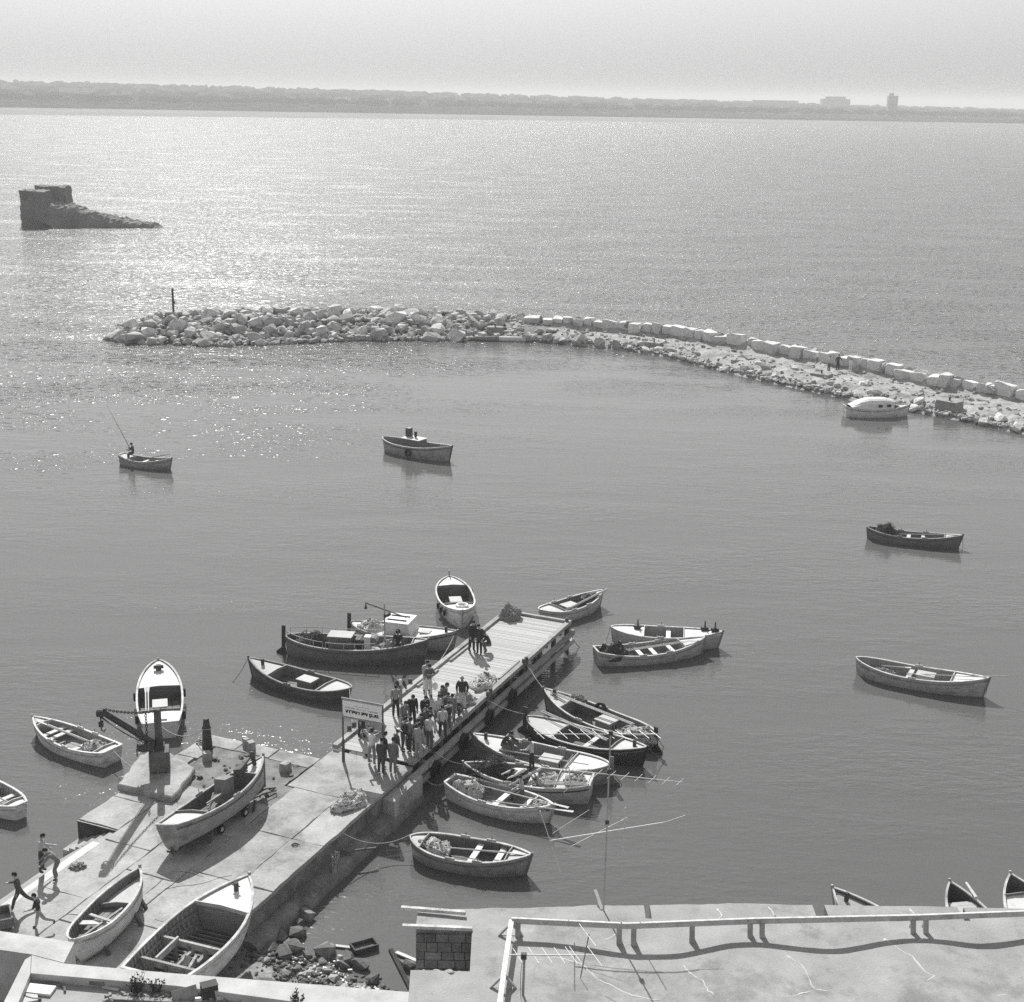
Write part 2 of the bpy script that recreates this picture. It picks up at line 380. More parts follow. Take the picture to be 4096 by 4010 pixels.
def gb(c, s, n, name, amp, seed):
    mb = MB(); bm = bmesh.new(); bmesh.ops.create_cube(bm, size=1); bmesh.ops.subdivide_edges(bm, edges=bm.edges[:], cuts=n, use_grid_fill=True); bm.verts.index_update()
    mb.add([(v.co.x*s[0]+c[0], v.co.y*s[1]+c[1], v.co.z*s[2]+c[2]) for v in bm.verts], [[v.index for v in f.verts] for f in bm.faces]); bm.free()
    o = mb.build(name, m_ruin, fort); rough_mesh(o, amp, .5, seed); rough_mesh(o, .16, 1.9, seed+5); return o
gb((-5.7, 0, 3.3), (5.4, 6, 8.2), 19, 'tower', .34, 0)
gb((-3.6, 5.0, 3.6), (6.4, 4.5, 8.8), 19, 'rear_wall', .42, 3)
mb = MB(); NX, NY = 60, 22; P = []
for j in range(NY):
    for i in range(NX):
        x = -5+26.5*i/(NX-1); y = -5+12*j/(NY-1); ce = max(0, 1-((y-.6)/(6.2-.14*(x+5)))**2)
        prof = interp([(-5, 5.4), (-1, 5.0), (2, 4.5), (4.5, 3.7), (7, 2.9), (10, 2.4), (13, 2.0), (15.5, 1.3), (19, 1.0), (21.5, -.3)], x)
        z = -1.0+(prof+1)*ce**.5 + noise.noise(V((x*.8, y*.8, 1)))*.7*ce + noise.noise(V((x*2.1, y*2.1, 5)))*.3
        P.append((x, y, z))
mb.add(P, [[j*NX+i, j*NX+i+1, (j+1)*NX+i+1, (j+1)*NX+i] for j in range(NY-1) for i in range(NX-1)])
mb.build('rubble_tail', m_ruin, fort)

# ------------------------------------------------------------------ far shore
m_land = mat('far_land', .05, rough=1, spec=0, var=.35, scale=.006, fine=.03, coords='World', stretch=(1, .35, 1))
m_sand = mat('far_beach_sand', .28, rough=1, spec=0, var=.12, scale=.01, fine=.1, coords='World')
def shoreY(x):
    return interp([(-6000, 900), (-1200, 1330), (-560, 1562), (0, 1825), (700, 1957), (1500, 2250), (6000, 3300)], x)
def ridge(x):
    return interp([(-3000, 56), (-1150, 54), (-800, 51), (-300, 44), (0, 38), (350, 31), (700, 24), (1000, 20), (1300, 14), (3000, 12)], x)
land = MB(); xs = [-5200+i*60 for i in range(175)]; ys = [(-40, -1.5), (0, .25), (60, 2.2), (190, 4.5), (250, 7), (420, 12), (800, 20), (1250, 27), (1500, 30), (2600, 24), (6000, 18), (22000, 14)]
P = []
for x in xs:
    for k, (dy, z) in enumerate(ys):
        bw_ = interp([(-1500, 1.6), (-560, 1.25), (0, .45), (700, .25), (2000, .2)], x)
        dd = dy*bw_ if 0 < dy <= 190 else dy
        zz = z
        if dy >= 420: zz = z/30*ridge(x)*.72+noise.noise(V((x*.004, dy*.003, 0)))*3
        P.append((x*(1+dy/9000), shoreY(x)+dd+noise.noise(V((x*.01, 0, 3)))*18*(1 if dy < 300 else 0), zz))
n = len(ys)
land.add(P, [[i*n+j, (i+1)*n+j, (i+1)*n+j+1, i*n+j+1] for i in range(len(xs)-1) for j in range(n-1)])
for k in range(len(land.m)): land.m[k] = 1 if (k % (n-1)) in (0, 1, 2) else 0
lo = land.build('far_shore', [m_land, m_sand], kind='structure'); lo['label'] = 'low hazy land with pale beach across the bay'
# belts of trees that read as one mass
tb = MB(); rt = random.Random(9); m_tree = mat('far_trees', .05, rough=1, spec=0, var=.4, scale=.02, fine=.12, coords='World')
for i in range(5200):
    x = rt.uniform(-2300, 2200); dy = rt.choice((rt.uniform(300, 420), rt.uniform(300, 1000), rt.uniform(900, 1500), rt.uniform(1250, 1500)))
    zb = 9+(ridge(x)*.72-9)*min(1, dy/1500); s = rt.uniform(3, 9)
    vs_, fs_ = rt.choice(RGEO); sc = V((s*rt.uniform(1.2, 4.2), s*1.5, s*rt.uniform(.7, 1.25)))
    yy = shoreY(x)+dy; xx = x*(1+dy/9000)
    tb.add([(v.x*sc.x+xx, v.y*sc.y+yy, v.z*sc.z+zb+s*.3) for v in vs_], fs_)
o = tb.build('far_trees', m_tree, kind='stuff'); o['label'] = 'dark belts of trees on the far shore'; o['category'] = 'trees'
def far_building(px, pyb, dist, w_, d_, h_, tone, label, cat='building', floors=0, bays=0, top=None):
    p = atY(px, pyb, dist); o = thing('far_building', (p.x, p.y, p.z-2), R(-4), label, cat, 'buildings on the far shore')
    MB().box((0, 0, h_/2-7), (w_, d_, h_+18)).build('wall', mat('far_wall_%d' % round(tone*100), tone), o)
    MB().box((0, 0, h_+2.3), (w_*1.02, d_*1.02, .6)).build('roof', mat('far_roof', .2), o)
    for f in range(floors):
        for b in range(bays):
            x = -w_/2+w_*(b+.5)/bays; MB().box((x, -d_/2-.03, 3+(h_-2)*(f+.5)/floors), (w_/bays*.5, .12, (h_-2)/floors*.45)).build('window', mat('far_window', .05), o)
    if top: MB().box((top[0], 0, h_+2.6+top[2]/2), (top[1], d_*.6, top[2])).build('roof_house', mat('far_wall_%d' % round(tone*100), tone), o)
far_building(3340, 412, 3100, 58, 30, 7, .16, 'broad dark block with a flat top standing on the far skyline', floors=2, bays=8, top=(0, 40, 5))
far_building(3562, 490, 2350, 15, 14, 40, .26, 'tall slab tower rising beside low houses on the far shore', floors=8, bays=3, top=(-2, 6, 4))
far_building(3605, 492, 2360, 13, 12, 20, .12, 'shorter dark block next to the tall tower on the far shore', floors=4, bays=3)
far_building(3635, 494, 2330, 22, 14, 8, .5, 'low white sheds beside the tall tower on the far shore')
far_building(3500, 489, 2300, 26, 12, 7, .5, 'low pale sheds seaward of the tall tower on the far shore')
far_building(3100, 420, 3000, 90, 24, 8, .2, 'long low dark roofs on the far ridge next to the flat-topped block')
for i, (px, py, w_, t_) in enumerate(((275, 362, 30, .55), (360, 366, 22, .5), (790, 384, 24, .5), (1085, 392, 30, .5), (1370, 398, 22, .6), (2080, 412, 40, .5), (2540, 432, 26, .5), (3010, 456, 24, .55))):
    far_building(px, py, 2300+(i % 4)*60, w_*.9, 12, 4+i % 2, t_, 'low white farm shed among trees on the far shore')
# even haze over the bay
hb = MB().box((0, 11000, 27.5), (44000, 23400, 59)); hz = hb.build('haze', [], kind='stuff')
hm = bpy.data.materials.new('haze_air'); hm.use_nodes = True; hn = hm.node_tree; hn.nodes.clear()
pv = hn.nodes.new('ShaderNodeVolumePrincipled'); ho = hn.nodes.new('ShaderNodeOutputMaterial'); hn.links.new(pv.outputs[0], ho.inputs['Volume'])
pv.inputs['Color'].default_value = (.99, .99, .99, 1); pv.inputs['Density'].default_value = .00032; pv.inputs['Anisotropy'].default_value = 0.05
hz.data.materials.append(hm); hz['label'] = 'thin pale sea haze over the bay'

# ------------------------------------------------------------------ quay
quay = thing('quay', (0, 0, 0), 0, 'concrete harbour quay of cracked slabs with the crane and hauled-out boats', 'quay')
def uvpoly(mb, pts, z0, z1, m=0):
    return mb.poly([uv(u, v) for u, v in pts], z0, z1, m)
body = MB()
uvpoly(body, [(-26, .06), (-26, 7.65), (-9.45, 7.65), (-9.45, 9.55), (-1.0, 9.55), (-.95, 3.9), (-.06, 3.9), (-.06, .06)][::-1], -1.2, QZ-.10)
body.build('quay_body', m_concdark, quay)
def slab(pts, z=QZ, th=.16, jit=.03, r=random.Random(3)):
    # irregular-edged slab with slightly broken corners
    out = []
    for i, (u, v) in enumerate(pts):
        u2, v2 = pts[(i+1) % len(pts)]; n = max(2, int(math.hypot(u2-u, v2-v)/.45))
        for k in range(n):
            f = k/n; out.append((u+(u2-u)*f+r.uniform(-jit, jit), v+(v2-v)*f+r.uniform(-jit, jit)))
    dz = r.uniform(-.012, .012); mb = MB()
    n = len(out); c = .02
    cu = sum(p[0] for p in out)/n; cv = sum(p[1] for p in out)/n
    rings = []
    for zz, sh in ((z-th, 0), (z-.025+dz, 0), (z+dz, .02)):
        ring = []
        for u, v in out:
            L = math.hypot(u-cu, v-cv); k = (L-sh)/L; p = uv(cu+(u-cu)*k, cv+(v-cv)*k); ring.append((p.x, p.y, zz))
        rings.append(ring)
    mb.loft(rings); o = mb.build('concrete_slab', m_conc, quay); return o
def rect(u0, u1, v0, v1, g=.012): return [(u0+g, v0+g), (u1-g, v0+g), (u1-g, v1-g), (u0+g, v1-g)]
US = [-25, -21.6, -18.0, -14.4, -10.8, -7.3, -3.7, 0]
for a, b in zip(US, US[1:]):               # coping along the open side
    if b == 0: slab(rect(a, -.02, 0, 3.85))
    else: slab(rect(a, b, 0, 1.38))
for k, (v0, v1) in enumerate(((1.38, 3.5), (3.5, 5.6), (5.6, 7.7))):
    for a, b in zip(US[:-2], US[1:-1]):
        off = (.0, -.9, .5)[k]
        e_ = -3.7 if k == 0 else -5.4
        if min(b+off, e_)-a-off > .3: slab(rect(a+off if a > -25 else a, min(b+off, e_) if b > -3.8 or b+off > e_ else b+off, v0, v1))
for a, b in ((-9.5, -7.4), (-7.4, -5.4)): slab(rect(a, b, 7.7, 9.6))
slab(rect(-1.95, -.98, 3.87, 5.9)); slab(rect(-1.9, -1.0, 5.9, 7.6)); slab(rect(-1.95, -1.02, 7.6, 9.5))
slab(rect(-5.4, -3.2, 8.7, 9.6)); slab(rect(-3.2, -1.95, 8.55, 9.55))
# earth fill around the crane where the paving is gone
fill = MB(); P = []; NF = 26; r3 = random.Random(11)
for j in range(NF):
    for i in range(NF):
        u = -5.4+3.5*i/(NF-1); v = 1.4+7.1*j/(NF-1); p = uv(u, v)
        e = min(i, NF-1-i, j, NF-1-j)
        P.append((p.x, p.y, QZ-.03+(noise.noise(p*1.6)*.05+noise.noise(p*5)*.025)*min(1, e/3)))
fill.add(P, [[j*NF+i, j*NF+i+1, (j+1)*NF+i+1, (j+1)*NF+i][::-1] for j in range(NF-1) for i in range(NF-1) if not (-5.4+3.5*i/(NF-1) > -3.75 and 1.4+7.1*j/(NF-1) < 3.75) and not (-5.4+3.5*i/(NF-1) < -3.7 and 1.4+7.1*j/(NF-1) < 3.3)])
fo = fill.build('earth_fill', m_dirt, quay, True)
for i in range(46):
    u, v = r3.uniform(-5.2, -2.0), r3.uniform(4.1, 8.6); s = r3.choice((.08, .1, .13, .2, .28)); p = uv(u, v, QZ)
    put_rock(r3.choice(SHORE_ROCKS), p, (s*1.3, s, s*.7), quay, r3)
# cracks running across the paving
m_crack = mat('crack_dirt', .07, var=.4)
for k in range(9):
    u, v = r3.uniform(-15, -3.8), r3.uniform(.2, 7.2); a = r3.choice((0, 1.57, .8, 2.4))+r3.uniform(-.4, .4); pts = []
    for i in range(r3.randint(6, 14)):
        if not (-24 < u < -.4 and .1 < v < 7.4): break
        p = uv(u, v, QZ+.004); pts.append(p); a += r3.uniform(-.22, .22); u += .22*math.cos(a); v += .22*math.sin(a)
    if len(pts) > 3: MB().tube(pts, [.004+.008*r3.random() for _ in pts], 5).build('crack', m_crack, quay)
# slipway falling into the water beyond the quay's edge
ramp = MB(); P = []
for i, u in enumerate([-27.1+i*.55 for i in range(31)]):
    for j in range(14):
        v = 7.68+j*.35; p = uv(u, v); P.append((p.x, p.y, QZ-.01-max(0, v-8.05)*.72 + noise.noise(p*1.5)*.012))
ramp.add(P, [[i*14+j, (i+1)*14+j, (i+1)*14+j+1, i*14+j+1][::-1] for i in range(30) for j in range(13)])
rp = ramp.build('slipway', mat('wet_slipway', .30, rough=.5, var=.2, scale=.7, fine=7, bump=.01, bscale=7, stain=.35, coords='World'), kind='structure'); rp['label'] = 'wet concrete slipway sloping into the water beside the quay'
# steps down along the end of the raised slab
for k in range(6):
    mb = MB(); z = QZ-.13*(k+1); uvpoly(mb, [(-10.5, 7.72+k*.31), (-9.52, 7.72+k*.31), (-9.52, 8.03+k*.31), (-10.5, 8.03+k*.31)], -.6, z); mb.build('step', m_conc, quay)
wf_ = MB(); uvpoly(wf_, [(-9.56, 7.74), (-9.51, 7.74), (-9.51, 9.6), (-9.56, 9.6)], -.5, QZ-.04); wf_.build('shaded_wet_face', mat('shaded_wet_concrete', .05, rough=.5, var=.4, scale=2), quay)  # thin dark panel: shade of the end face painted in, with the wet
# foot of the quay wall
foot = MB(); rings = []
for i in range(40):
    u = -12.6+i*.32; jn = noise.noise(V((u*1.3, 0, 0)))*.1; ring = []
    for dv, z in ((.05, .52), (-.28, .50), (-.52, .36), (-.62, .05), (-.6, -.8), (.05, -.8)):
        p = uv(u, dv-jn*(1 if dv < 0 else 0)); ring.append((p.x, p.y, z+jn*.4))
    rings.append(ring)
foot.loft(rings); smoothby(foot.build('wall_footing', m_concdark, quay))
cblk = MB(); uvpoly(cblk, [(-2.6, -.5), (-.1, -.5), (-.05, .04), (-2.6, .04)], -1, QZ-.28); cblk.build('corner_block', m_conc, quay)
for (u, v, w_) in ((-3.15, 8.1, .34), (-1.5, 7.0, .34), (-1.35, 7.35, .26), (-2.6, 4.6, .4)):
    mb = MB(); mb.box(uv(u, v, QZ+.15), (w_, w_*.9, .42), .5+u, 0, .9); o = mb.build('stone_bollard', m_rub, None); tag(o, {-3.15: 'squat stone bollard standing in dirt near the hauled-out boat bow', -1.5: 'larger of two stone bollards on the quay edge strip', -1.35: 'smaller of two stone bollards on the quay edge strip', -2.6: 'dark broken stone stump beside the pier slab'}[u], 'bollard')

# ------------------------------------------------------------------ old mooring gun and crane
mg = thing('mooring_post', uv(-2.2, 8.75, QZ-.05), 0, 'tall tapering dark iron mooring post with rope near the crane', 'mooring post')
q = MB(); q.tube([(0, 0, 0), (0, 0, .25), (0, 0, .95), (0, 0, 1.0), (0, 0, 1.06), (0, 0, 1.4), (0, 0, 1.42)], [.23, .22, .17, .2, .16, .12, .09], 14); q.build('post', m_iron, mg, True)
q = MB(); q.tube([V((.19*math.cos(a), .19*math.sin(a), .98+.01*math.sin(3*a))) for a in [i*.35 for i in range(18)]], .02, 5, loop=True); q.build('rope_turn', m_rope, mg)
CB = V((-14.25, 53.2, 0))
crane = thing('hand_crane', (CB.x, CB.y, QZ), 0, 'rusty hand crane with sloping boom and chain on a concrete plinth', 'crane')
cf = MB(); fp = [at(472, 3128, QZ+.35), at(690, 3184, QZ+.35), at(782, 3062, QZ+.35), at(640, 2985, QZ+.35), at(560, 3010, QZ+.35)]
rk = random.Random(4); edge = []
for i in range(5):
    a, b = fp[i], fp[(i+1) % 5]
    for k in range(7): edge.append(a.lerp(b, k/7)+V((rk.uniform(-.06, .06), rk.uniform(-.06, .06), 0)))
ce = sum(edge, V())/len(edge)
cf.loft([[p.lerp(ce, s_) - V((CB.x, CB.y, p.z-z-(0 if s_ > .01 else 0)))  for p in edge] for z, s_ in ((-.1, .06), (.03, .0), (.22, .01), (.27, .04))])
cf.build('footing', m_conc, crane)
q = MB(); q.box((0, 0, .76), (.82, .82, .86), R(12), 0, .97); q.build('plinth', mat('crane_plinth', .13, var=.3, scale=3, bump=.02), crane)
PT = V((0, .05, 4.34-QZ)); q = MB(); q.bar((0, .05, 1.15), PT, .24, .24, 0); q.build('post', mat('crane_post', .10, var=.3, scale=4), crane)
q = MB(); q.box((0, .05, 1.28), (.42, .42, .18), .2); q.tube([(0, .05, 1.3), (0, .05, 1.75)], [.2, .15], 10); q.build('pivot_collar', m_iron, crane)
TIP = V((-15.62, 50.2, 5.6))-V((CB.x, CB.y, QZ)); BB = V((-.25, -.15, 1.55))
for s_ in (-.09, .09):
    q = MB(); q.bar(BB+V((s_, 0, 0)), TIP+V((s_*.5, 0, 0)), .09, .16); q.build('boom', m_iron, crane)
q = MB(); q.box((-.42, -.3, 1.45), (.5, .34, .36), .6); q.tube([(-.7, -.5, 1.45), (-.2, -.1, 1.45)], .17, 12); q.tube([(-.75, -.55, 1.45), (-.75, -.55, 1.1)], .03, 6); q.build('winch', m_iron, crane)
q = MB(); q.tube([TIP+V((-.12, 0, -.1)), TIP+V((.12, 0, -.1))], .16, 12); q.build('sheave', m_iron, crane)
for k in range(3):
    q = MB(); q.tube(sag(TIP+V((.05*k-.05, 0, -.25)), V((-.5+.06*k, -.35, 1.6)), .06+.05*k, 6), .014, 5); q.build('wire_rope', m_ropedark, crane)
lnk = MB(); lnk.tube([V((.075*math.cos(a), .042*math.sin(a), 0)) for a in [i*math.pi/5 for i in range(10)]], .018, 5, loop=True)
lmesh = lnk.build('chain_link', m_iron, crane)
def chain(a, b, drop, first=None):
    pts = sag(a, b, drop, max(4, int((V(b)-V(a)).length/.115)))
    for i in range(len(pts)-1):
        c = (pts[i]+pts[i+1])/2; d = pts[i+1]-pts[i]
        o = first if (first and i == 0) else link('chain_link', lmesh.data, crane)
        o.location = c; o.rotation_mode = 'QUATERNION'
        qn = d.to_track_quat('X', 'Z'); o.rotation_quaternion = qn @ Matrix.Rotation(math.pi/2*(i % 2), 3, 'X').to_quaternion()
chain(TIP+V((.1, .05, .05)), PT+V((0, -.02, -.08)), .12, lmesh)
chain(PT+V((-.42, -.2, -.05)), PT+V((-.42, -.2, -1.35)), 0)
q = MB(); q.tube([TIP+V((0, 0, -.2)), TIP+V((0, 0, -.45))], .03, 6); q.box(TIP+V((0, 0, -.55)), (.16, .12, .24)); q.tube([TIP+V((.0, 0, -.66)), TIP+V((.0, 0, -.8)), TIP+V((.1, 0, -.88)), TIP+V((.16, 0, -.78))], .03, 6); q.build('hook_block', m_iron, crane)

# ------------------------------------------------------------------ timber pier
PL, PWD = 18.4, 3.85
pier = thing('wooden_pier', uv(0, 0, 0), QA, 'timber plank pier on piles with fishermen and onlookers', 'pier')
pm = MB(); pm.box((0, 0, 0), (.155, PWD-.25, .05)); pme = None
npl = 108
for i in range(npl):
    u = .1+(PL-.2)*(i+.5)/npl
    if pme is None: o = pm.build('plank', m_plank, pier); pme = o.data
    else: o = link('plank', pme, pier)
    o.location = (u, PWD/2+rk.uniform(-.02, .02), PZ-.025+rk.uniform(-.006, .006)); o.rotation_euler = (0, rk.uniform(-.01, .01), rk.uniform(-.004, .004))
for v, zz in ((.1, 0), (PWD-.1, 0)):
    for a, b in ((0, 6.2), (6.22, 12.4), (12.42, PL)):
        q = MB(); q.box(((a+b)/2, v, PZ+.03), (b-a, .24, .2)); q.build('edge_beam', m_beam, pier)
q = MB(); q.box((PL+.05, PWD/2, PZ+.02), (.2, PWD, .22)); q.build('end_beam', m_beam, pier)
for a, b, v in ((7.3, 9.5, PWD-.35), (10.8, 13.2, PWD-.38), (9.8, 12.3, .38)):
    q = MB(); q.box(((a+b)/2, v, PZ+.05), (b-a, .1, .09)); q.build('rubbing_strip', m_beam, pier)
for zz, dv in ((1.02, -.14), (.52, -.12)):
    for a, b in ((-.6 if zz > .9 else .4, 5.6), (5.63, 11.6), (11.63, PL+.1)):
        q = MB(); q.box(((a+b)/2, dv, zz), (b-a, .16, .27)); q.build('waling_beam', m_beam, pier)
q = MB(); q.box((1.1, .3, 1.05), (.2, 1.2, .2)); q.build('cross_beam', m_beam, pier)
pil = None
for i in range(10):
    for v in (.12, PWD-.12, PWD/2):
        if pil is None:
            q = MB(); q.tube([(0, 0, -2), (0, 0, PZ-.1)], [.15, .13], 9); o = q.build('pile', m_pile, pier); pil = o.data
        else: o = link('pile', pil, pier)
        o.location = (.9+i*1.92, v, 0)
for i in range(9):
    q = MB(); q.box((1.8+i*1.92, PWD/2, PZ-.16), (.2, PWD-.1, .2)); q.build('deck_bearer', m_pile, pier)
for u, v in ((PL-.1, .18), (PL-.25, PWD-.1), (12.0, .02), (12.3, -.0), (7.6, -.02), (8.0, .02), (7.4, PWD+.08), (1.6, PWD+.1), (2.0, PWD+.08)):
    q = MB(); q.tube([(u, v, .6), (u, v, PZ+.3), (u, v, PZ+.32)], [.1, .1, .07], 8); q.build('mooring_post', m_pile, pier)
def tyre_mesh(R_=.36, r=.11):
    q = MB(); rings = []
    prof = [(.02, -.1), (.02, .1), (.0, .12), (-.12, .11), (-.14, .08), (-.04, .06), (-.04, -.06), (-.14, -.08), (-.12, -.11), (.0, -.12)]
    for i in range(20):
        a = 2*math.pi*i/20; rings.append([((R_+p[0])*math.cos(a), p[1], (R_+p[0])*math.sin(a)) for p in prof])
    rings.append(rings[0]); q.loft(rings, 0, True, False); return q
TYRE = tyre_mesh().build('tyre', m_black); TYME = TYRE.data; bpy.data.objects.remove(TYRE)
def tyre(p, a, label, k=1.0, tilt=0, group='tyre fenders hung on the pier'):
    o = link('tyre_fender', TYME); o.location = p; o.rotation_euler = (tilt, 0, a); o.scale = (k, k, k); tag(o, label, 'tyre', group); return o
for u, z in ((1.6, .62), (4.4, .72), (7.2, .75), (9.9, .7)):
    tyre(uv(u, -.3, z), QA+R(4), 'black rubber tyre fender roped to the side beams of the pier', 1.0)
    q = MB(); q.tube(sag(uv(u+.05, -.08, 1.5), uv(u, -.28, z+.3), .03, 4), .016, 5); tag(q.build('tyre_rope', m_ropedark), 'short dark rope holding a tyre fender to the pier edge', 'rope', 'ropes of the pier tyres')

# ------------------------------------------------------------------ sign
sg = thing('harbour_sign', (-6.91, 54.79, QZ), R(-21), 'white Hebrew harbour sign on two thin posts at the pier entrance', 'sign')
SW, SH, ST = 1.86, .80, 2.88
for x in (0, SW):
    q = MB(); q.tube([(x, 0, 0), (x, 0, .95), (x, 0, .97), (x, 0, ST+.02)], [.07, .065, .04, .038], 8); q.build('post', mat('sign_post', .10), sg)
q = MB(); q.box((SW/2, -.05, ST-SH/2), (SW-.06, .02, SH-.12)); q.build('board', mat('sign_board', .80, rough=.6, var=.06), sg)
for z in (ST-.0, ST-SH):
    q = MB(); q.bar((-.03, -.03, z), (SW+.03, -.03, z), .05, .09); q.build('rail', mat('sign_rail', .28), sg)
def text(s, x, z, size, width, parent, m, y=-.066, name='lettering', bold=.0):
    c = bpy.data.curves.new(name, 'FONT'); c.body = s[::-1]; c.size = size; c.align_x = 'CENTER'; c.align_y = 'CENTER'; c.offset = bold
    o = bpy.data.objects.new(name, c); COL.objects.link(o); bpy.context.view_layer.update()
    dg = bpy.context.evaluated_depsgraph_get(); me = bpy.data.meshes.new_from_object(o.evaluated_get(dg)); bpy.data.objects.remove(o)
    xs_ = [v.co.x for v in me.vertices]; zs_ = [v.co.y for v in me.vertices]
    k = width/(max(xs_)-min(xs_)); cx = (max(xs_)+min(xs_))/2; cz = (max(zs_)+min(zs_))/2; kz = size/(max(zs_)-min(zs_))
    for v in me.vertices: v.co = V(((v.co.x-cx)*k, 0, (v.co.y-cz)*kz))
    me.materials.append(m); o = link(name, me, parent); o.location = (x, y, z); return o
m_ink = mat('sign_ink', .02); m_ink2 = mat('sign_ink_faded', .22)
text('מעגן דייג ותיירות', SW/2, ST-SH+.245, .19, 1.52, sg, m_ink, bold=.012)
text('משרד התחבורה', SW*.77, ST-SH+.425, .065, .46, sg, m_ink2)
text('משרד החקלאות', SW*.48, ST-SH+.43, .065, .44, sg, m_ink2)
text('משרד התיירות', SW*.205, ST-SH+.43, .065, .42, sg, m_ink2)
text('החברה לפיתוח עכו העתיקה', SW*.50, ST-SH+.545, .055, .64, sg, m_ink2)

# ------------------------------------------------------------------ rubble shore under the quay wall
sh = MB(); P = []; NS1, NS2 = 44, 26
for j in range(NS2):
    for i in range(NS1):
        x = -14+13.5*i/(NS1-1); y = 35.0+11.5*j/(NS2-1)
        line = interp([(-14, 46), (-8.5, 44.2), (-6.9, 42.6), (-5, 41.2), (-3, 39.6), (-.5, 38.6)], x)
        z = .0+(line-y)*.10; z = min(z, .55)+noise.noise(V((x*1.4, y*1.4, 2)))*.10
        P.append((x, y, max(z, -1.2)))
sh.add(P, [[j*NS1+i, j*NS1+i+1, (j+1)*NS1+i+1, (j+1)*NS1+i] for j in range(NS2-1) for i in range(NS1-1)])
shore = sh.build('shore', m_shore, kind='structure'); shore['label'] = 'dirty gravel shore strewn with stones at the foot of the quay'
rs = random.Random(21)
for i in range(150):
    x = rs.uniform(-9.2, -2.9); line = interp([(-14, 46), (-8.5, 44.2), (-6.9, 42.6), (-5, 41.2), (-3, 39.6), (-.5, 38.6)], x)
    y = line+rs.gauss(-.6, .7); s = rs.choice((.12, .16, .2, .26, .34, .45)); z = max(-.05, (line-y)*.10)
    put_rock(rs.choice(SHORE_ROCKS if rs.random() < .7 else ROCKS), (x, y, z+s*.15), (s*1.3, s, s*.85), shore, rs)
for px, py, s in ((1205, 3650, .5), (1220, 3672, .62), (1190, 3700, .5), (1187, 3738, .6), (1125, 3752, .5), (1070, 3805, .7), (1180, 3800, .75), (1135, 3830, .7), (1300, 3810, .75), (1375, 3855, .62), (1395, 3842, .55), (1440, 3865, .6), (1612, 3865, .4), (1640, 3870, .45), (1495, 3925, .5)):
    p = at(px, py, .05); put_rock(rs.choice(SHORE_ROCKS), (p.x, p.y, .12), (s*1.25, s, s*.9), shore, rs)
litter = MB()
for i in range(170):
    x = rs.uniform(-8.7, -2.9); line = interp([(-14, 46), (-8.5, 44.2), (-6.9, 42.6), (-5, 41.2), (-3, 39.6), (-.5, 38.6)], x)
    y = line+rs.gauss(-.3, .45); z = max(.02, (line-y)*.10)+.05; a = rs.uniform(0, 6.28); l, w_ = rs.uniform(.04, .16), rs.uniform(.03, .08)
    litter.box((x, y, z), (l, w_, .02), a)
fine = MB()
for i in range(900):
    x = rs.uniform(-9.2, -2.8); line = interp([(-14, 46), (-8.5, 44.2), (-6.9, 42.6), (-5, 41.2), (-3, 39.6), (-.5, 38.6)], x)
    y = line+rs.gauss(-.9, .9); s = rs.choice((.05, .07, .1, .14, .2)); z = max(-.03, (line-y)*.10)
    vs_, fs_ = rs.choice(RGEO); ca = rs.uniform(0, 6.28)
    fine.add([rz((v.x*s*1.4, v.y*s, v.z*s*.8), ca)+V((x, y, z+s*.2)) for v in vs_], fs_)
o = fine.build('shore_pebbles', m_darkrock, kind='stuff'); o['label'] = 'fine dark stones and pebbles littering the shore'; o['category'] = 'pebbles'
o = litter.build('litter', mat('shore_litter', .62, var=.3, rand=0), kind='stuff'); o['label'] = 'pale scraps of litter washed up along the waterline'; o['category'] = 'litter'
cr = thing('wooden_tray', at(1457, 3795, .02), R(28), 'waterlogged open wooden tray floating beside the rubble shore', 'tray')
for x, y, w_, d_ in ((-.42, 0, .05, .5), (.42, 0, .05, .5), (0, -.24, .8, .05), (0, .24, .8, .05)):
    MB().box((x, y, .08), (w_, d_, .22)).build('side_board', wood(.07), cr)
MB().box((0, 0, .03), (.8, .46, .03)).build('bottom_board', wood(.12), cr)
def loose_plank(p0, p1, w_, h_, m, label, name='plank', cat='plank', group=None):
    o = MB().bar(p0, p1, w_, h_).build(name, m); return tag(o, label, cat, group)
loose_plank(at(1335, 3783, .05), at(1405, 3791, .05), .12, .04, m_pole, 'pale plank floating between the rubble and the wooden tray')
loose_plank(at(1585, 3810, .05), at(1668, 3845, .15), .14, .05, m_pole, 'pale plank lying at the waterline against the masonry building')
loose_plank(at(1562, 3800, .9), at(1640, 3955, .4), .14, .14, wood(.06), 'dark timber post leaning over the shore stones by the masonry building', 'timber_post', 'post')
loose_plank(at(1365, 3408, .62), at(1504, 3392, .6), .06, .06, wood(.14), 'dark thin pole lying on the foot of the quay wall', 'timber_pole', 'pole')

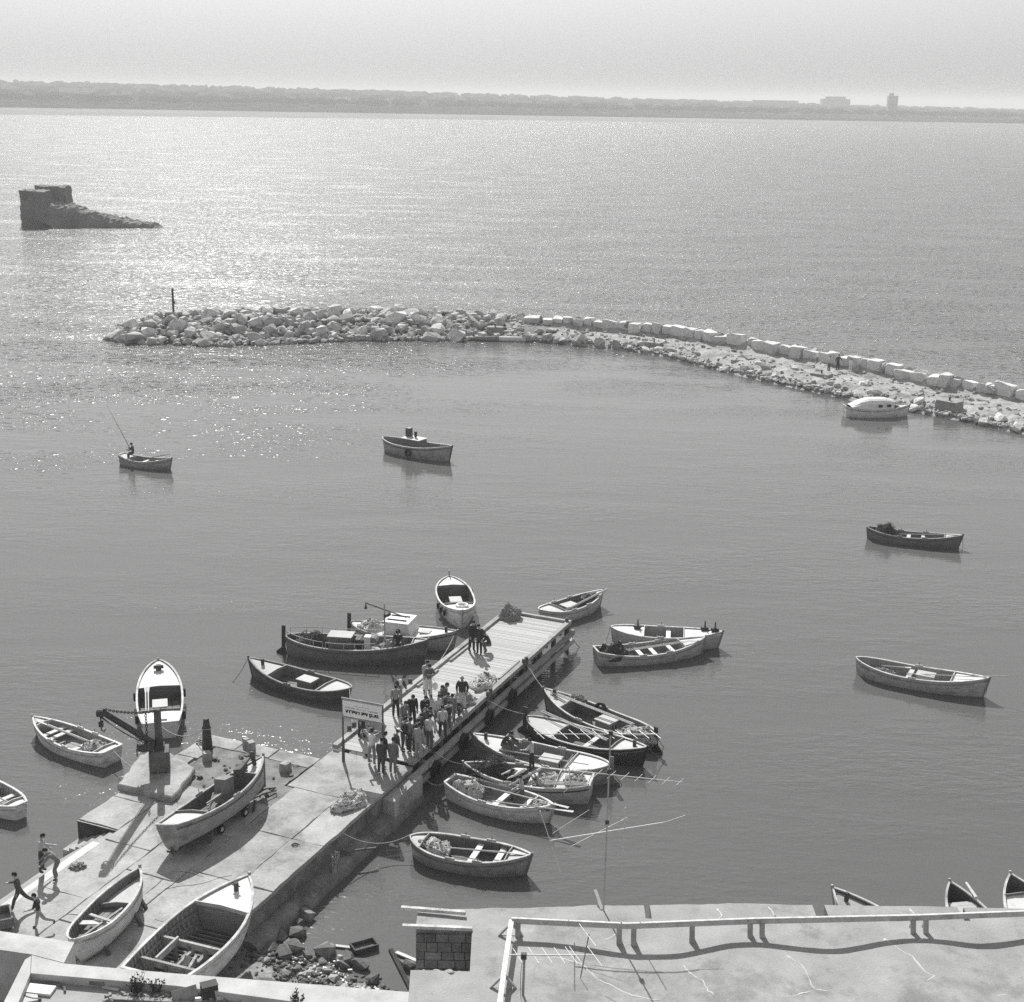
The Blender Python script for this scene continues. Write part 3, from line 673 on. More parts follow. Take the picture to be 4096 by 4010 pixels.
# ------------------------------------------------------------------ low building with parapet (roof full of rubbish)
PT_ = 3.2; RF = 2.93
lowb = thing('low_building', (0, 0, 0), 0, 'low whitewashed building whose parapet encloses a littered flat roof', 'building')
def pz(px, py, z=PT_): p = at(px, py, z); return (p.x, p.y)
q = MB(); q.poly([pz(-260, 3685), pz(-260, 3762), pz(125, 3818), pz(256, 3852), pz(297, 3770)], -.5, PT_); q.build('yard_wall', m_lime, lowb)
q = MB(); q.poly([pz(127, 3821), pz(123, 3893), pz(700, 3943), pz(1160, 4005), pz(1640, 4062), pz(1655, 3970), pz(700, 3894), pz(258, 3855)], -.5, PT_-.004); q.build('parapet', m_lime, lowb)
q = MB(); q.poly([pz(100, 3838), pz(-120, 4280), pz(-40, 4280), pz(121, 3895), pz(125, 3823)], -.5, PT_-.008); q.build('parapet', m_lime, lowb)
q = MB(); q.poly([pz(119, 3900, RF), pz(-40, 4290, RF), pz(1640, 4300, RF), pz(1640, 4068, RF), pz(1160, 4012, RF), pz(700, 3950, RF)], RF-.25, RF); q.build('roof', m_plaster, lowb)
q = MB(); q.poly([pz(-900, 3700, .3), pz(-900, 4500, .3), pz(80, 4500, .3), pz(110, 3850, .3)], .2, QZ-.03); q.build('yard_floor', m_dirt, lowb)
o = MB().box(at(158, 3960, RF+.05), (.85, .42, .08), R(-8)).build('foam_board', mat('white_foam', .75, var=.05)); tag(o, 'bright white foam board lying on the littered roof', 'board')
o = MB().box(at(115, 3990, RF+.04), (.5, .5, .05), R(20)).build('pale_slab', mat('pale_slab', .5, var=.1)); tag(o, 'pale broken slab half under the white foam board', 'slab')
rg = MB(); c0 = at(175, 3968, RF+.02); rg.tube([c0+V((.62*math.cos(a), .4*math.sin(a), .02)) for a in [i*.4 for i in range(13)]], .04, 6); tag(rg.build('wicker_rim', wood(.15)), 'dark curved rim lying around the white foam board', 'rim')
bt = thing('bottle', at(262, 3925, RF+.04), R(-10), 'white bottle lying beside the parapet plank', 'bottle')
MB().tube([(-.17, 0, .05), (.1, 0, .05), (.14, 0, .05), (.22, 0, .05)], [.065, .065, .03, .025], 10).build('bottle_body', mat('white_bottle', .6), bt, True)
loose_plank(at(130, 3905, RF+.1), at(418, 3938, RF+.1), .05, .14, wood(.2), 'long weathered plank leaning along the parapet foot')
loose_plank(at(450, 3993, RF+.05), at(690, 4004, RF+.06), .14, .04, wood(.28), 'grey plank lying in front of the weeds on the roof')
loose_plank(at(410, 3948, RF+.04), at(475, 3960, RF+.05), .1, .03, m_pole, 'short pale board lying beside the weeds')
o = MB().bar(at(692, 4005, RF), at(792, 3975, RF+.12), .02, .55, up=(0, .5, 1)).build('cardboard_sheet', mat('cardboard', .30)); tag(o, 'grey cardboard sheet leaning on rubbish by the parapet', 'cardboard')
bx_ = thing('metal_box', at(838, 3985, RF+.02), R(25), 'dark tipped metal box beside the cardboard sheet', 'box')
MB().box((0, 0, .2), (.5, .36, .4), 0, 0, .9).build('body', m_iron, bx_); MB().box((0, 0, .41), (.48, .34, .02)).build('lid', mat('drum_lid', .07), bx_)
for px, py in ((795, 4000), (915, 3985), (880, 3995), (600, 3950)):
    o = MB().tube([at(px, py, RF+.06)+V((-.1, 0, 0)), at(px, py, RF+.06)+V((.1, .03, 0))], .075, 10).build('tin_can', mat('tin', .5, rough=.4, metal=.2)); tag(o, 'small pale tin can lying in the rubbish on the roof', 'tin can', 'tin cans on the littered roof')
def weeds(p, n, h, label, seed):
    r = random.Random(seed); t = thing('weed_plant', p, 0, label, 'weed')
    st, lf = MB(), MB()
    for i in range(n):
        a, e = r.uniform(0, 6.28), r.uniform(.1, .9); L = h*r.uniform(.5, 1.1); tip = V((math.cos(a)*e*L*.8, math.sin(a)*e*L*.8, L)); b = V((math.cos(a)*.08, math.sin(a)*.08, 0))
        st.tube([b, (b+tip)/2+V((0, 0, .04)), tip], [.012, .009, .004], 4)
        for k in range(9):
            f = r.uniform(.25, 1); c = b.lerp(tip, f); d = V((r.gauss(0, 1), r.gauss(0, 1), r.gauss(.4, .6))).normalized(); s = r.uniform(.05, .11); sd_ = d.orthogonal().normalized()*s*.3
            lf.add([c, c+d*s*.5+sd_, c+d*s, c+d*s*.5-sd_], [[0, 1, 2, 3]])
    st.build('stem', m_weed, t); lf.build('foliage', m_weed, t)
m_weed = mat('weed_leaf', .06, var=.4)
weeds(at(545, 3975, RF), 26, .62, 'dark leafy weeds growing from rubbish against the parapet', 1)
weeds(at(625, 3972, RF), 14, .45, 'smaller dark weeds growing next to the cardboard sheet', 2)
weeds(at(1185, 4030, RF), 18, .5, 'round tuft of weeds alone at the foot of the parapet', 3)
rc = MB()
for i in range(130):
    p = at(rs.uniform(420, 1000), rs.uniform(3975, 4008), RF); s = rs.uniform(.02, .08); rc.box(p+V((0, 0, s*.5)), (s*2, s, s), rs.uniform(0, 6))
o = rc.build('roof_rubbish', mat('roof_rubbish', .25, var=.6, scale=6), kind='stuff'); o['label'] = 'small scraps of rubbish scattered along the parapet'; o['category'] = 'rubbish'

# ------------------------------------------------------------------ masonry building with the undulating plaster roof
ZR = 4.2
hb_ = thing('harbour_building', (0, 0, 0), 0, 'plastered harbour building with a cracked undulating flat roof', 'building')
def roofz(x, y):
    ph = interp([(-3, 0), (1.0, 0), (4.85, math.pi), (7.0, 2*math.pi), (9.9, 3*math.pi), (12.5, 4*math.pi), (14.6, 5*math.pi), (17.5, 6*math.pi), (23, 8*math.pi)], x)
    k = max(0, min(1, (38.9-y)/1.2))
    return ZR+.085*math.cos(ph)*k + noise.noise(V((x*.5, y*.5, 0)))*.03 + noise.noise(V((x*2, y*2, 0)))*.008
rx = [-2.68+i*.19 for i in range(130)]; ry = [30+j*.19 for j in range(52)]
def edgeY(x): return 39.0+.068*(x+2.68)+noise.noise(V((x*.9, 0, 7)))*.09+noise.noise(V((x*3.2, 0, 1)))*.035
vid = {}; q = MB(); F = []
pitb = lambda x, y: x < -.93 and 35.72+noise.noise(V((x*2.5, 3, 0)))*.12 < y < 37.98
keep = []
for j in range(len(ry)-1):
    for i in range(len(rx)-1):
        xm, ym = (rx[i]+rx[i+1])/2, (ry[j]+ry[j+1])/2
        if pitb(xm, ym): continue
        if ry[j] > edgeY(xm)-.0: continue
        if any(abs(xm-c_) < w_ and ym > y0 for c_, w_, y0 in ((4.45, .14, 38.75), (9.82, .17, 38.85), (14.35, .14, 39.0))): continue
        keep.append((i, j))
ks = set(keep)
def vv(i, j):
    if (i, j) not in vid:
        x, y = rx[i], ry[j]
        if (i, j) not in ks and y > 38.0: y = min(y, edgeY(x))
        if i == 0 and y < 35.8: x += (35.9-y)*.03
        vid[(i, j)] = len(q.v); q.v.append((x, y, roofz(x, y)))
    return vid[(i, j)]
for i, j in keep:
    q.f.append([vv(i, j), vv(i+1, j), vv(i+1, j+1), vv(i, j+1)]); q.m.append(0)
ec = {}
for f in q.f:
    for a, b in zip(f, f[1:]+f[:1]):
        if (b, a) in ec: ec.pop((b, a))
        else: ec[(a, b)] = 1
for (a, b) in list(ec):
    A, B = q.v[a], q.v[b]; n0 = len(q.v)
    q.v += [(A[0], A[1], -.5), (B[0], B[1], -.5)]; q.f.append([b, a, n0, n0+1]); q.m.append(1)
smoothby(q.build('roof', [m_plaster, m_wallstone], hb_), 35)
# rubble-stone wall inside the roof well
rw = random.Random(8); z = 2.3; row = 0
while z < 4.0:
    h_ = rw.uniform(.26, .36); x = -2.66-rw.uniform(0, .2)
    while x < -.95:
        l = rw.uniform(.28, .55); x1 = min(x+l, -.95); x0 = max(x, -2.66)
        if x1-x0 > .08:
            o = MB().box(((x0+x1)/2, 37.955+rw.uniform(-.012, .012), z+h_/2), (x1-x0-.025, .12, h_-.025)).build('stone', m_wallstone, hb_)
        x += l
    z += h_; row += 1
for k, (a, b) in enumerate((((1610, 3705), (1888, 3716)), ((1605, 3632), (1862, 3652)))):
    pa, pb = at(*a, ZR+.12), at(*b, ZR+.12 if k == 0 else ZR+.14)
    o = loose_plank(pa, pb, .12, .10, wood(.5), ('pale scarred beam capping the wall of the roof well', 'pale scarred beam jutting from the far roof corner')[k], 'timber_beam', 'beam')
# mortar ridges left by repaired cracks
m_mortar = mat('pale_mortar', .46, var=.12, scale=3, fine=20)
cracks = [[(2150, 3856), (2220, 3838), (2280, 3850), (2340, 3870), (2385, 3915), (2450, 3945), (2530, 3978), (2680, 3998)],
          [(2735, 3855), (2770, 3895), (2810, 3920), (2835, 3965), (2865, 3995)], [(2870, 3640), (2885, 3660), (2875, 3690)], [(2480, 3720), (2440, 3750), (2415, 3760)],
          [(3150, 3825), (3210, 3860), (3230, 3900), (3250, 3945), (3270, 3955), (3330, 3958)], [(3260, 3955), (3190, 3980), (3120, 3995)], [(3535, 3760), (3600, 3805), (3650, 3838), (3690, 3890), (3735, 3915), (3690, 3945)],
          [(3650, 3785), (3710, 3755)], [(3950, 3990), (4050, 3960)], [(3075, 3630), (3110, 3680)], [(3640, 3640), (3680, 3680), (3700, 3670)]]
for c_ in cracks:
    pts = []
    for (a, b) in zip(c_, c_[1:]):
        for k in range(4):
            f = k/4; p = at(a[0]+(b[0]-a[0])*f, a[1]+(b[1]-a[1])*f, ZR); p.x += rw.uniform(-.03, .03); p.y += rw.uniform(-.03, .03); p.z = roofz(p.x, p.y)-.032; pts.append(p)
    MB().tube(pts, [.036+.03*abs(noise.noise(p*3)) for p in pts], 6).build('mortar_ridge', m_mortar, hb_, True)
for k, (x, y, s) in enumerate(((-1.9, 35.75, .22), (-1.55, 35.7, .3), (-1.2, 35.72, .2), (-2.3, 35.7, .16))):
    put_rock(ROCKS[k], (x, y, ZR+.02), (s*1.5, s, s*.6), hb_, rw, 'edge_stone')
loose_plank(V((3.02, 39.15, ZR+.02)), V((2.83, 39.75, ZR+.35)), .1, .05, m_pole, 'short pale board sticking up over the roof edge near the tall aerial')

# long rail of boards on trestles
rail = thing('roof_railing', (0, 0, 0), 0, 'long low railing of painted boards on trestle legs around the roof', 'railing')
RH = .52
def rp_(px, py): p = at(px, py, ZR+RH); return p
RP = [rp_(2046, 3684), rp_(2508, 3706), rp_(3010, 3686), rp_(3680, 3672), rp_(4200, 3652), rp_(4700, 3640)]
m_rail = mat('railing_paint', .45, var=.15, scale=3, fine=20, stain=.3); m_leg = mat('railing_leg', .34, var=.2)
for a, b in zip(RP, RP[1:]):
    MB().bar(a, b, .05, .17).build('rail_board', m_rail, rail)
    MB().bar(a+V((0, .0, .097)), b+V((0, .0, .097)), .075, .02).build('rail_cap', mat('railing_cap', .58, var=.25, scale=6), rail)
LR = [rp_(2046, 3684), rp_(2016, 3890), rp_(1985, 4120)]
for a, b in zip(LR, LR[1:]):
    MB().bar(a+V((0, 0, .02)), b+V((0, 0, .02)), .15, .05).build('rail_board', mat('railing_cap', .72, var=.1), rail)
for px, py, sgn in ((2072, 3690, 1), (2478, 3706, 1), (2536, 3706, 1), (2770, 3698, 1), (3002, 3690, 1), (3050, 3690, 1), (3655, 3676, 1), (3706, 3674, 1), (4290, 3660, 1)):
    p = rp_(px, py)
    MB().bar((p.x, p.y+.03, p.z-.08), (p.x, p.y-.10, roofz(p.x, p.y-.1)-.02), .16, .05, up=(0, 1, .3)).build('leg', m_leg, rail)
    MB().bar((p.x+.03, p.y+.05, p.z-.1), (p.x+.03, p.y+.36, roofz(p.x, p.y+.3)), .07, .05).build('brace', m_leg, rail)
for p in (LR[0], LR[1]):
    for dx in (-.38, .34):
        MB().bar((p.x, p.y-.08, p.z-.02), (p.x+dx, p.y-.12, roofz(p.x+dx, p.y)), .08, .06).build('leg', m_leg, rail)
    MB().bar((p.x-.4, p.y-.1, ZR+.08), (p.x+.36, p.y-.1, ZR+.08), .06, .05).build('brace', m_leg, rail)

# television aerials
def rod(mb, a, b, r=.012): mb.tube([a, b], r, 5)
def part_rod(name, a, b, r, parent, m=None): q = MB(); rod(q, V(a), V(b), r); return q.build(name, m or m_alu, parent)
MBASE = V((3.07, 39.1, ZR)); aer = thing('television_aerial', (0, 0, 0), 0, 'tall mast at the roof edge carrying three crossed television aerials', 'aerial')
q = MB(); q.tube([MBASE+V((0, 0, -.6)), V((3.075, 39.15, 7.6)), V((3.08, 39.2, 10.25))], [.026, .024, .02], 8); q.build('mast', mat('aerial_mast', .36, rough=.5), aer)
def yagi(a, b, n, el, L, parent, taper=.85, r=.009):
    part_rod('boom', a, b, .015, parent)
    for i in range(n):
        f = .02+.96*i/(n-1); c = V(a).lerp(V(b), f); l = L*(1-(1-taper)*f)/2; part_rod('element', c-V(el)*l, c+V(el)*l, r, parent)
e1 = V((.42, -.90, 0)).normalized()
yagi(atY(2147, 2937, 39.2), atY(2632, 2938, 39.2), 11, e1, .72, aer)
A2, B2 = atY(2275, 3082, 39.4), atY(2728, 3130, 38.9)
yagi(A2, B2, 9, V((.5, .86, 0)), .62, aer)
for dx in (0, .14): part_rod('reflector', atY(2293+dx*100, 3018, 39.5), atY(2220+dx*100, 3124, 39.3), .014, aer)
part_rod('reflector', atY(2275, 3066, 39.3), atY(2284, 3150, 39.3), .016, aer)
part_rod('reflector', atY(2255, 3170, 39.3), atY(2282, 3146, 39.3), .013, aer)
A3, B3 = atY(2200, 3364, 38.9), atY(2655, 3291, 39.5)
part_rod('boom', A3, B3, .02, aer)
part_rod('element', atY(2501, 3232, 39.3), atY(2492, 3405, 39.3), .015, aer); part_rod('element', atY(2160, 3245, 38.9), atY(2243, 3490, 38.9), .014, aer)
part_rod('element', atY(2281, 3388, 38.9), atY(2510, 3270, 39.6), .01, aer); part_rod('element', atY(2655, 3291, 39.5), atY(2742, 3262, 39.6), .008, aer)
part_rod('element', atY(2210, 3335, 39.1), atY(2357, 3240, 39.4), .008, aer)
for z in (10.2, 8.95, 7.25): MB().box((3.08, 39.18, z), (.12, .12, .14)).build('clamp', m_iron, aer)
a2 = thing('television_aerial', (0, 0, 0), 0, 'low television aerial on a short post beside the roof railing', 'aerial')
YA = 34.6; c_ = atY(2098, 3825, YA)
q = MB(); q.tube([V((c_.x-.02, YA, ZR-.02)), V((c_.x, YA, c_.z+.05))], .035, 8); q.build('post', mat('aerial_post', .3), a2)
ba, bb = atY(2033, 3820, YA), atY(2376, 3823, YA); part_rod('boom', ba, bb, .02, a2)
for x, k in ((2070, 1), (2135, 1.1), (2188, 1.1), (2238, 1.1), (2285, 1.2), (2303, 1.25), (2376, 1.5), (2350, 1.6)):
    y = 3822 if x != 2350 else 3740; c = atY(x, y, YA) ; d = V((.36, -.93, 0)).normalized()*.36*k; part_rod('element', c-d, c+d, .011, a2)
part_rod('element', atY(2356, 3738, YA), atY(2322, 3912, YA), .018, a2, mat('aerial_dark_rod', .2)); part_rod('element', atY(2320, 3912, YA), atY(2352, 3963, YA), .012, a2)
MB().box(c_+V((-.02, 0, 0)), (.16, .12, .16)).build('clamp', m_iron, a2)
q = MB(); q.tube([c_+V((-.05, -.03, -.05)), V((c_.x-.1, YA-.1, ZR+.8)), V((c_.x-.08, YA-.1, ZR))], .01, 4); q.build('cable', m_iron, a2)

# ------------------------------------------------------------------ boats
class Hull:
    def __init__(s, L, B, fm=.52, fb=.95, fs=.72, kd=.38, stern='t', tm=.46, tf=.66, rake=.32, fe=2.3, fp=.9):
        s.L, s.B, s.fm, s.fb, s.fs, s.kd, s.stern, s.tm, s.tf, s.rake, s.fe, s.fp = L, B, fm, fb, fs, kd, stern, tm, tf, rake, fe, fp
    def X(s, t): return -s.L/2+s.L*t
    def hb(s, t):
        if t >= s.tm: k = (t-s.tm)/(1-s.tm); f = max(0, 1-k**s.fe)**s.fp
        else:
            k = (s.tm-t)/s.tm
            f = 1-(1-s.tf)*k**2.1 if s.stern == 't' else max(0, 1-k**2.8)**.72
        return s.B/2*f
    def sh(s, t):
        return s.fm+(s.fb-s.fm)*max(0, (t-.38)/.62)**2+(s.fs-s.fm)*max(0, (.42-t)/.42)**2
    def ee(s, t): return .42+.55*max(0, (t-.5)/.5)**1.5+(.3*max(0, (.2-t)/.2) if s.stern == 'd' else .12*max(0, (.2-t)/.2))
    def hw(s, t, z):
        k = max(0, min(1, (s.sh(t)-z)/(s.sh(t)+s.kd)))**(1/1.15); a = math.asin(min(1, k)); return s.hb(t)*max(0, math.cos(a))**s.ee(t)
    def xo(s, t, z):
        dn = (s.sh(t)-z)/(s.sh(t)+s.kd); x = s.X(t)-s.rake*dn*max(0, (t-.6)/.4)**2
        if s.stern == 'd': x += s.rake*.5*dn*max(0, (.3-t)/.3)**2
        else: x += .08*dn*max(0, (.2-t)/.2)
        return x
    def o(s, t, z, side, off=0.0): return V((s.xo(t, z), side*max(0, s.hw(t, z)+off), z))

def build_boat(name, hl, loc, ang, spec, label, roll=0.0, pitch=0.0, z0=0.0):
    g = spec.get; root = thing(name, (loc.x, loc.y, z0), ang, label, g('cat', 'boat'), 'fishing boats of the harbour')
    if roll or pitch: root.rotation_euler = (roll, pitch, ang)
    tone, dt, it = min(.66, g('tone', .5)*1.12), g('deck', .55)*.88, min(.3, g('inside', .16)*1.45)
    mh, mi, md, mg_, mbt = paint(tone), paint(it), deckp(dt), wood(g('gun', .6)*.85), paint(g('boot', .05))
    zf = g('floor', .09); NT = 30; ts = [i/(NT-1) for i in range(NT)]
    # outer + inner skin as one solid
    q = MB(); kz = [0, .16, .34, .52, .66, .8, .9, 1.0]; rows = []
    for t in ts:
        ring = []
        top = hl.sh(t); fl = min(zf, top-.08)
        inner = [(top, .0), (top-(top-fl)*.45, 0), (fl, 0)]
        L_, R_ = [], []
        for k in kz:
            z = top-(top+hl.kd)*math.sin(k*math.pi/2)**1.15 if k < 1 else -hl.kd
            L_.append(hl.o(t, z, 1)); R_.append(hl.o(t, z, -1))
        LI = []; RI = []
        for z, _ in inner:
            hw = max(0, hl.hw(t, z)-.045); x = hl.xo(t, z); x = min(max(x, hl.X(0)+.05), hl.xo(1, z)-.06)
            LI.append(V((x, hw, z))); RI.append(V((x, -hw, z)))
        ring = LI[::-1]+L_+R_[::-1][1:]+RI
        rows.append(ring)
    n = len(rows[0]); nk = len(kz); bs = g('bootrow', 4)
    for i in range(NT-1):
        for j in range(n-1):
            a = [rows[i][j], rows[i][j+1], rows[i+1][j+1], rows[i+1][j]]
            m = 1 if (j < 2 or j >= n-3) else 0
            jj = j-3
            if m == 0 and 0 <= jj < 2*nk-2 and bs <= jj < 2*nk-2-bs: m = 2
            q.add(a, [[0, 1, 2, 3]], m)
    if hl.stern == 't':
        ring = rows[0][3:3+2*nk-1]; q.add(ring, [list(range(len(ring)))[::-1]], 0)
        inn = [rows[0][2], rows[0][1], rows[0][0], rows[0][-1], rows[0][-2], rows[0][-3]]; q.add(inn, [list(range(6))], 1)
        q.add([rows[0][2], rows[0][3], rows[0][n-4], rows[0][n-3]], [[0, 1, 2, 3]], 0)
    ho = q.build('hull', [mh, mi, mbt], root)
    bm = bmesh.new(); bm.from_mesh(ho.data); bmesh.ops.remove_doubles(bm, verts=bm.verts, dist=.0008); bm.to_mesh(ho.data); bm.free(); smoothby(ho, 38)
    # gunwales, rub rails
    for sd_ in (1, -1):
        for nm, zo, off, ww, hh, mm in (('gunwale', .015, -.018, .095, .045, mg_), ('rub_rail', -.15, .008, .03, .05, paint(g('rail', max(.03, tone*.55))))):
            q = MB(); rings = []
            for t in ts:
                z = hl.sh(t)+zo; c = hl.o(min(t, .995), min(z, hl.sh(t)), sd_, off); c.z = z
                if t > .9 and off < 0: c.y *= 1
                rings.append([c+V((0, sd_*a*ww/2, b*hh/2)) for a, b in ((-1, -1), (1, -1), (1, 1), (-1, 1))])
            q.loft(rings); q.build(nm, mm, root)
    if hl.stern == 't':
        z = hl.sh(0)+.02; q = MB(); q.bar((hl.X(0)+.02, -hl.hb(0), z), (hl.X(0)+.02, hl.hb(0), z), .1, .05); q.build('transom_cap', mg_, root)
    q = MB(); q.tube([V((hl.xo(1, z_)+.02, 0, z_)) for z_ in (hl.fb+.10, hl.fb*.6, .2, -.1, -hl.kd)], [.055, .055, .05, .045, .04], 6); q.build('stem_post', paint(g('stem', tone*.6)), root)
    # keel
    q = MB(); q.bar((hl.X(.02), 0, -hl.kd-.03), (hl.xo(.97, -hl.kd), 0, -hl.kd-.03), .07, .12); q.build('keel', mbt, root)
    # floor boards
    t0, t1 = .05, .93; nb = 5
    for b in range(nb):
        q = MB(); P = []
        tt = [t0+(t1-t0)*i/14 for i in range(15)]
        y0, y1 = -1+2*b/nb+.015, -1+2*(b+1)/nb-.015
        for t in tt:
            hw = max(.01, hl.hw(t, zf)-.05); P += [V((hl.X(t), hw*y0, zf+.004*(b % 2))), V((hl.X(t), hw*y1, zf+.004*(b % 2)))]
        q.add(P, [[2*i, 2*i+2, 2*i+3, 2*i+1] for i in range(14)]); q.build('floor_board', wood(g('floorc', it)), root)
    # ribs
    fore, aft = g('fore'), g('aft')
    r0, r1 = (aft or .06)+.02, (fore or .92)-.02; nr = g('ribs', 9)
    for i in range(nr):
        t = r0+(r1-r0)*(i+.5)/nr; rw_ = g('ribw', .04)
        for sd_ in (1, -1):
            zs_ = [hl.sh(t)-.02, hl.sh(t)*.6+zf*.4, hl.sh(t)*.25+zf*.75, zf+.01]
            q = MB(); q.loft([[V((hl.xo(t, z)+a*rw_/2, sd_*(max(.02, hl.hw(t, z)-.045)-b*.035), z)) for a, b in ((-1, 0), (1, 0), (1, 1), (-1, 1))] for z in zs_])
            q.build('rib', wood(g('ribc', it*1.2)), root)
    # decks with coaming and bulkhead
    def deck(ta, tb, nm, facing):
        dz = g('deckdrop', .05); q = MB(); tt = [ta+(tb-ta)*i/10 for i in range(11)]; P = []
        for t in tt:
            z = hl.sh(t)-dz; hw = max(.005, hl.hw(t, z)-.03)
            for k in (-1, -.5, 0, .5, 1): P.append(V((min(hl.xo(t, z), hl.xo(1, z)-.02), hw*k, z+.05*(1-k*k))))
        q.add(P, [[i*5+j, (i+1)*5+j, (i+1)*5+j+1, i*5+j+1] for i in range(10) for j in range(4)]); o = q.build(nm, md, root, True)
        t = ta if facing > 0 else tb
        z = hl.sh(t)-dz; hw = hl.hw(t, z)-.03; x = hl.X(t)
        q = MB(); zb = zf; hwb = max(.05, hl.hw(t, zb)-.05)
        q.add([(x, -hwb, zb), (x, hwb, zb), (x, hw, z), (x, 0, z+.05), (x, -hw, z)], [[0, 1, 2, 3, 4]]); q.build('bulkhead', mi, root)
        q = MB()
        for ya, yb, za, zb2 in ((-hw, 0, z+.03, z+.09), (0, hw, z+.09, z+.03)): q.bar((x-facing*.02, ya, za), (x-facing*.02, yb, zb2), .04, .14)
        q.build('coaming', paint(g('coam', it*1.3)), o)
        return o
    if fore: deck(fore, .985, 'foredeck', 1)
    if aft: deck(.02, aft, 'aft_deck', -1)
    for t in g('thw', ()):
        z = hl.sh(t)-g('thwdrop', .16); hw = hl.hw(t, z)-.03
        q = MB(); q.box((hl.X(t), 0, z), (.24, 2*hw, .045)); q.build('thwart', deckp(g('thwc', .5)), root)
    e = g('eng')
    if e:
        q = MB(); q.box((hl.X(e), 0, zf+.27), (.85, .62, .5), 0, 0, .96); eb_ = q.build('engine_box', paint(g('engc', it*1.3)), root)
        q = MB(); q.box((hl.X(e), 0, zf+.55), (.92, .70, .05)); q.build('engine_lid', deckp(.42), eb_)
        for sy in (-.2, .05): 
            q = MB(); q.box((hl.X(e)+.0, sy, zf+.25), (.0, .0, .0)) if False else q.box((hl.X(e)-.43, sy, zf+.28), (.02, .08, .2)); q.build('vent', m_black, eb_)
    if g('bitt'):
        t = g('bitt'); z = hl.sh(t)-.02; q = MB(); q.box((hl.X(t), 0, z+.14), (.12, .12, .34)); q.tube([(hl.X(t), -.15, z+.2), (hl.X(t), .15, z+.2)], .022, 6); q.build('bitt', wood(.07), root)
    for t in g('locks', ()):
        for sd_ in (1, -1):
            c = hl.o(t, hl.sh(t), sd_, -.02); q = MB(); q.box(c+V((0, 0, .06)), (.42, .06, .09), 0, 0, .85); lb_ = q.build('oarlock_block', mg_, root)
            q = MB(); q.tube([c+V((.02, 0, .08)), c+V((.02, 0, .26))], .014, 5); q.build('thole_pin', m_iron, lb_)
    if g('rud'):
        h_ = g('rud'); x = hl.X(0)-.05; zt = hl.sh(0)+h_
        q = MB(); q.loft([[(x+.10, -.035, zt), (x-.10, -.035, zt), (x-.10, .035, zt), (x+.10, .035, zt)], [(x+.07, -.03, .35), (x-.13, -.03, .35), (x-.13, .03, .35), (x+.07, .03, .35)], [(x+.12, -.03, .15), (x-.42, -.03, .1), (x-.42, .03, .1), (x+.12, .03, .15)], [(x+.2, -.03, -.3), (x-.40, -.03, -.3), (x-.40, .03, -.3), (x+.2, .03, -.3)]]); q.build('rudder', wood(g('rudc', .06)), root)
    return root

BOATS = {}
def boat(key, bow, stern, beam, label, name='fishing_boat', zb=None, zs=None, z0=0.0, roll=0.0, hull={}, **spec):
    fb, fs = hull.get('fb', .95), hull.get('fs', .72)
    a, b = at(bow[0], bow[1], zb if zb is not None else z0+fb+.06), at(stern[0], stern[1], zs if zs is not None else z0+fs)
    L = math.hypot(a.x-b.x, a.y-b.y); ang = math.atan2(a.y-b.y, a.x-b.x)
    hl = Hull(L, beam, **hull); root = build_boat(name, hl, (a+b)/2, ang, spec, label, roll=roll, z0=z0)
    BOATS[key] = (root, hl, (a+b)/2, ang, z0); return root
def bp(key, t, y, z):                      # a point in a boat's own frame -> world
    root, hl, c, ang, z0 = BOATS[key]; return rz((hl.X(t), y, z), ang)+V((c.x, c.y, z0))
def bsh(key, t): return BOATS[key][1].sh(t)

D = dict
boat(1, (131, 2862), (450, 2998), 1.75, 'white rowing boat with a net heap in its stern, moored beside the crane', 'rowing_boat', tone=.62, gun=.75, inside=.2, thw=(.66, .74, .36), fore=.86, aft=.1, deck=.5, locks=(.58, .4), boot=.3, ribs=10, hull=D(fb=.85, fs=.72, tf=.62))
boat(2, (-150, 3080), (85, 3218), 1.55, 'pale rowing boat with an oar inside, drifting off the slipway', 'rowing_boat', tone=.6, gun=.7, inside=.22, thw=(.35, .6), aft=.14, deck=.55, boot=.3, ribs=8, hull=D(fb=.85, fs=.66, tf=.34))
boat(3, (633, 2636), (642, 2893), 2.15, 'white motor boat with dark cockpit moored stern-on behind the crane', tone=.55, gun=.6, inside=.10, fore=.60, aft=.22, deck=.68, eng=.36, rail=.05, boot=.06, bitt=None, ribs=7, coam=.15, hull=D(fb=1.0, fs=.8, fm=.68, tf=.74, fe=2.4, fp=.62))
boat(4, (995, 2627), (1406, 2753), 1.95, 'dark wooden motor boat with a grey foredeck, moored to the pier by its stern', tone=.12, gun=.30, inside=.12, fore=.72, aft=.24, deck=.45, eng=.42, engc=.13, boot=.03, bitt=.86, ribs=8, locks=(.5,), hull=D(fb=.95, fs=.78, stern='d'))
boat(5, (1712, 2555), (1139, 2542), 2.2, 'largest dark fishing boat with mast, rails and a tall rudder beside the pier', tone=.16, gun=.42, inside=.10, fore=.90, aft=None, deck=.35, floor=.45, floorc=.35, boot=.025, rud=.55, ribs=14, stem=.2, hull=D(fb=1.25, fs=1.0, fm=.78, kd=.5, stern='d', tm=.48))
boat(6, (1828, 2521), (1401, 2488), 2.0, 'pale fishing boat with a boxy white cabin, moored behind the dark masted boat', tone=.42, gun=.32, inside=.25, fore=.56, aft=.36, deck=.58, boot=.03, rud=.5, rail=.06, ribs=3, bitt=.9, hull=D(fb=1.1, fs=.9, fm=.7, stern='d'))
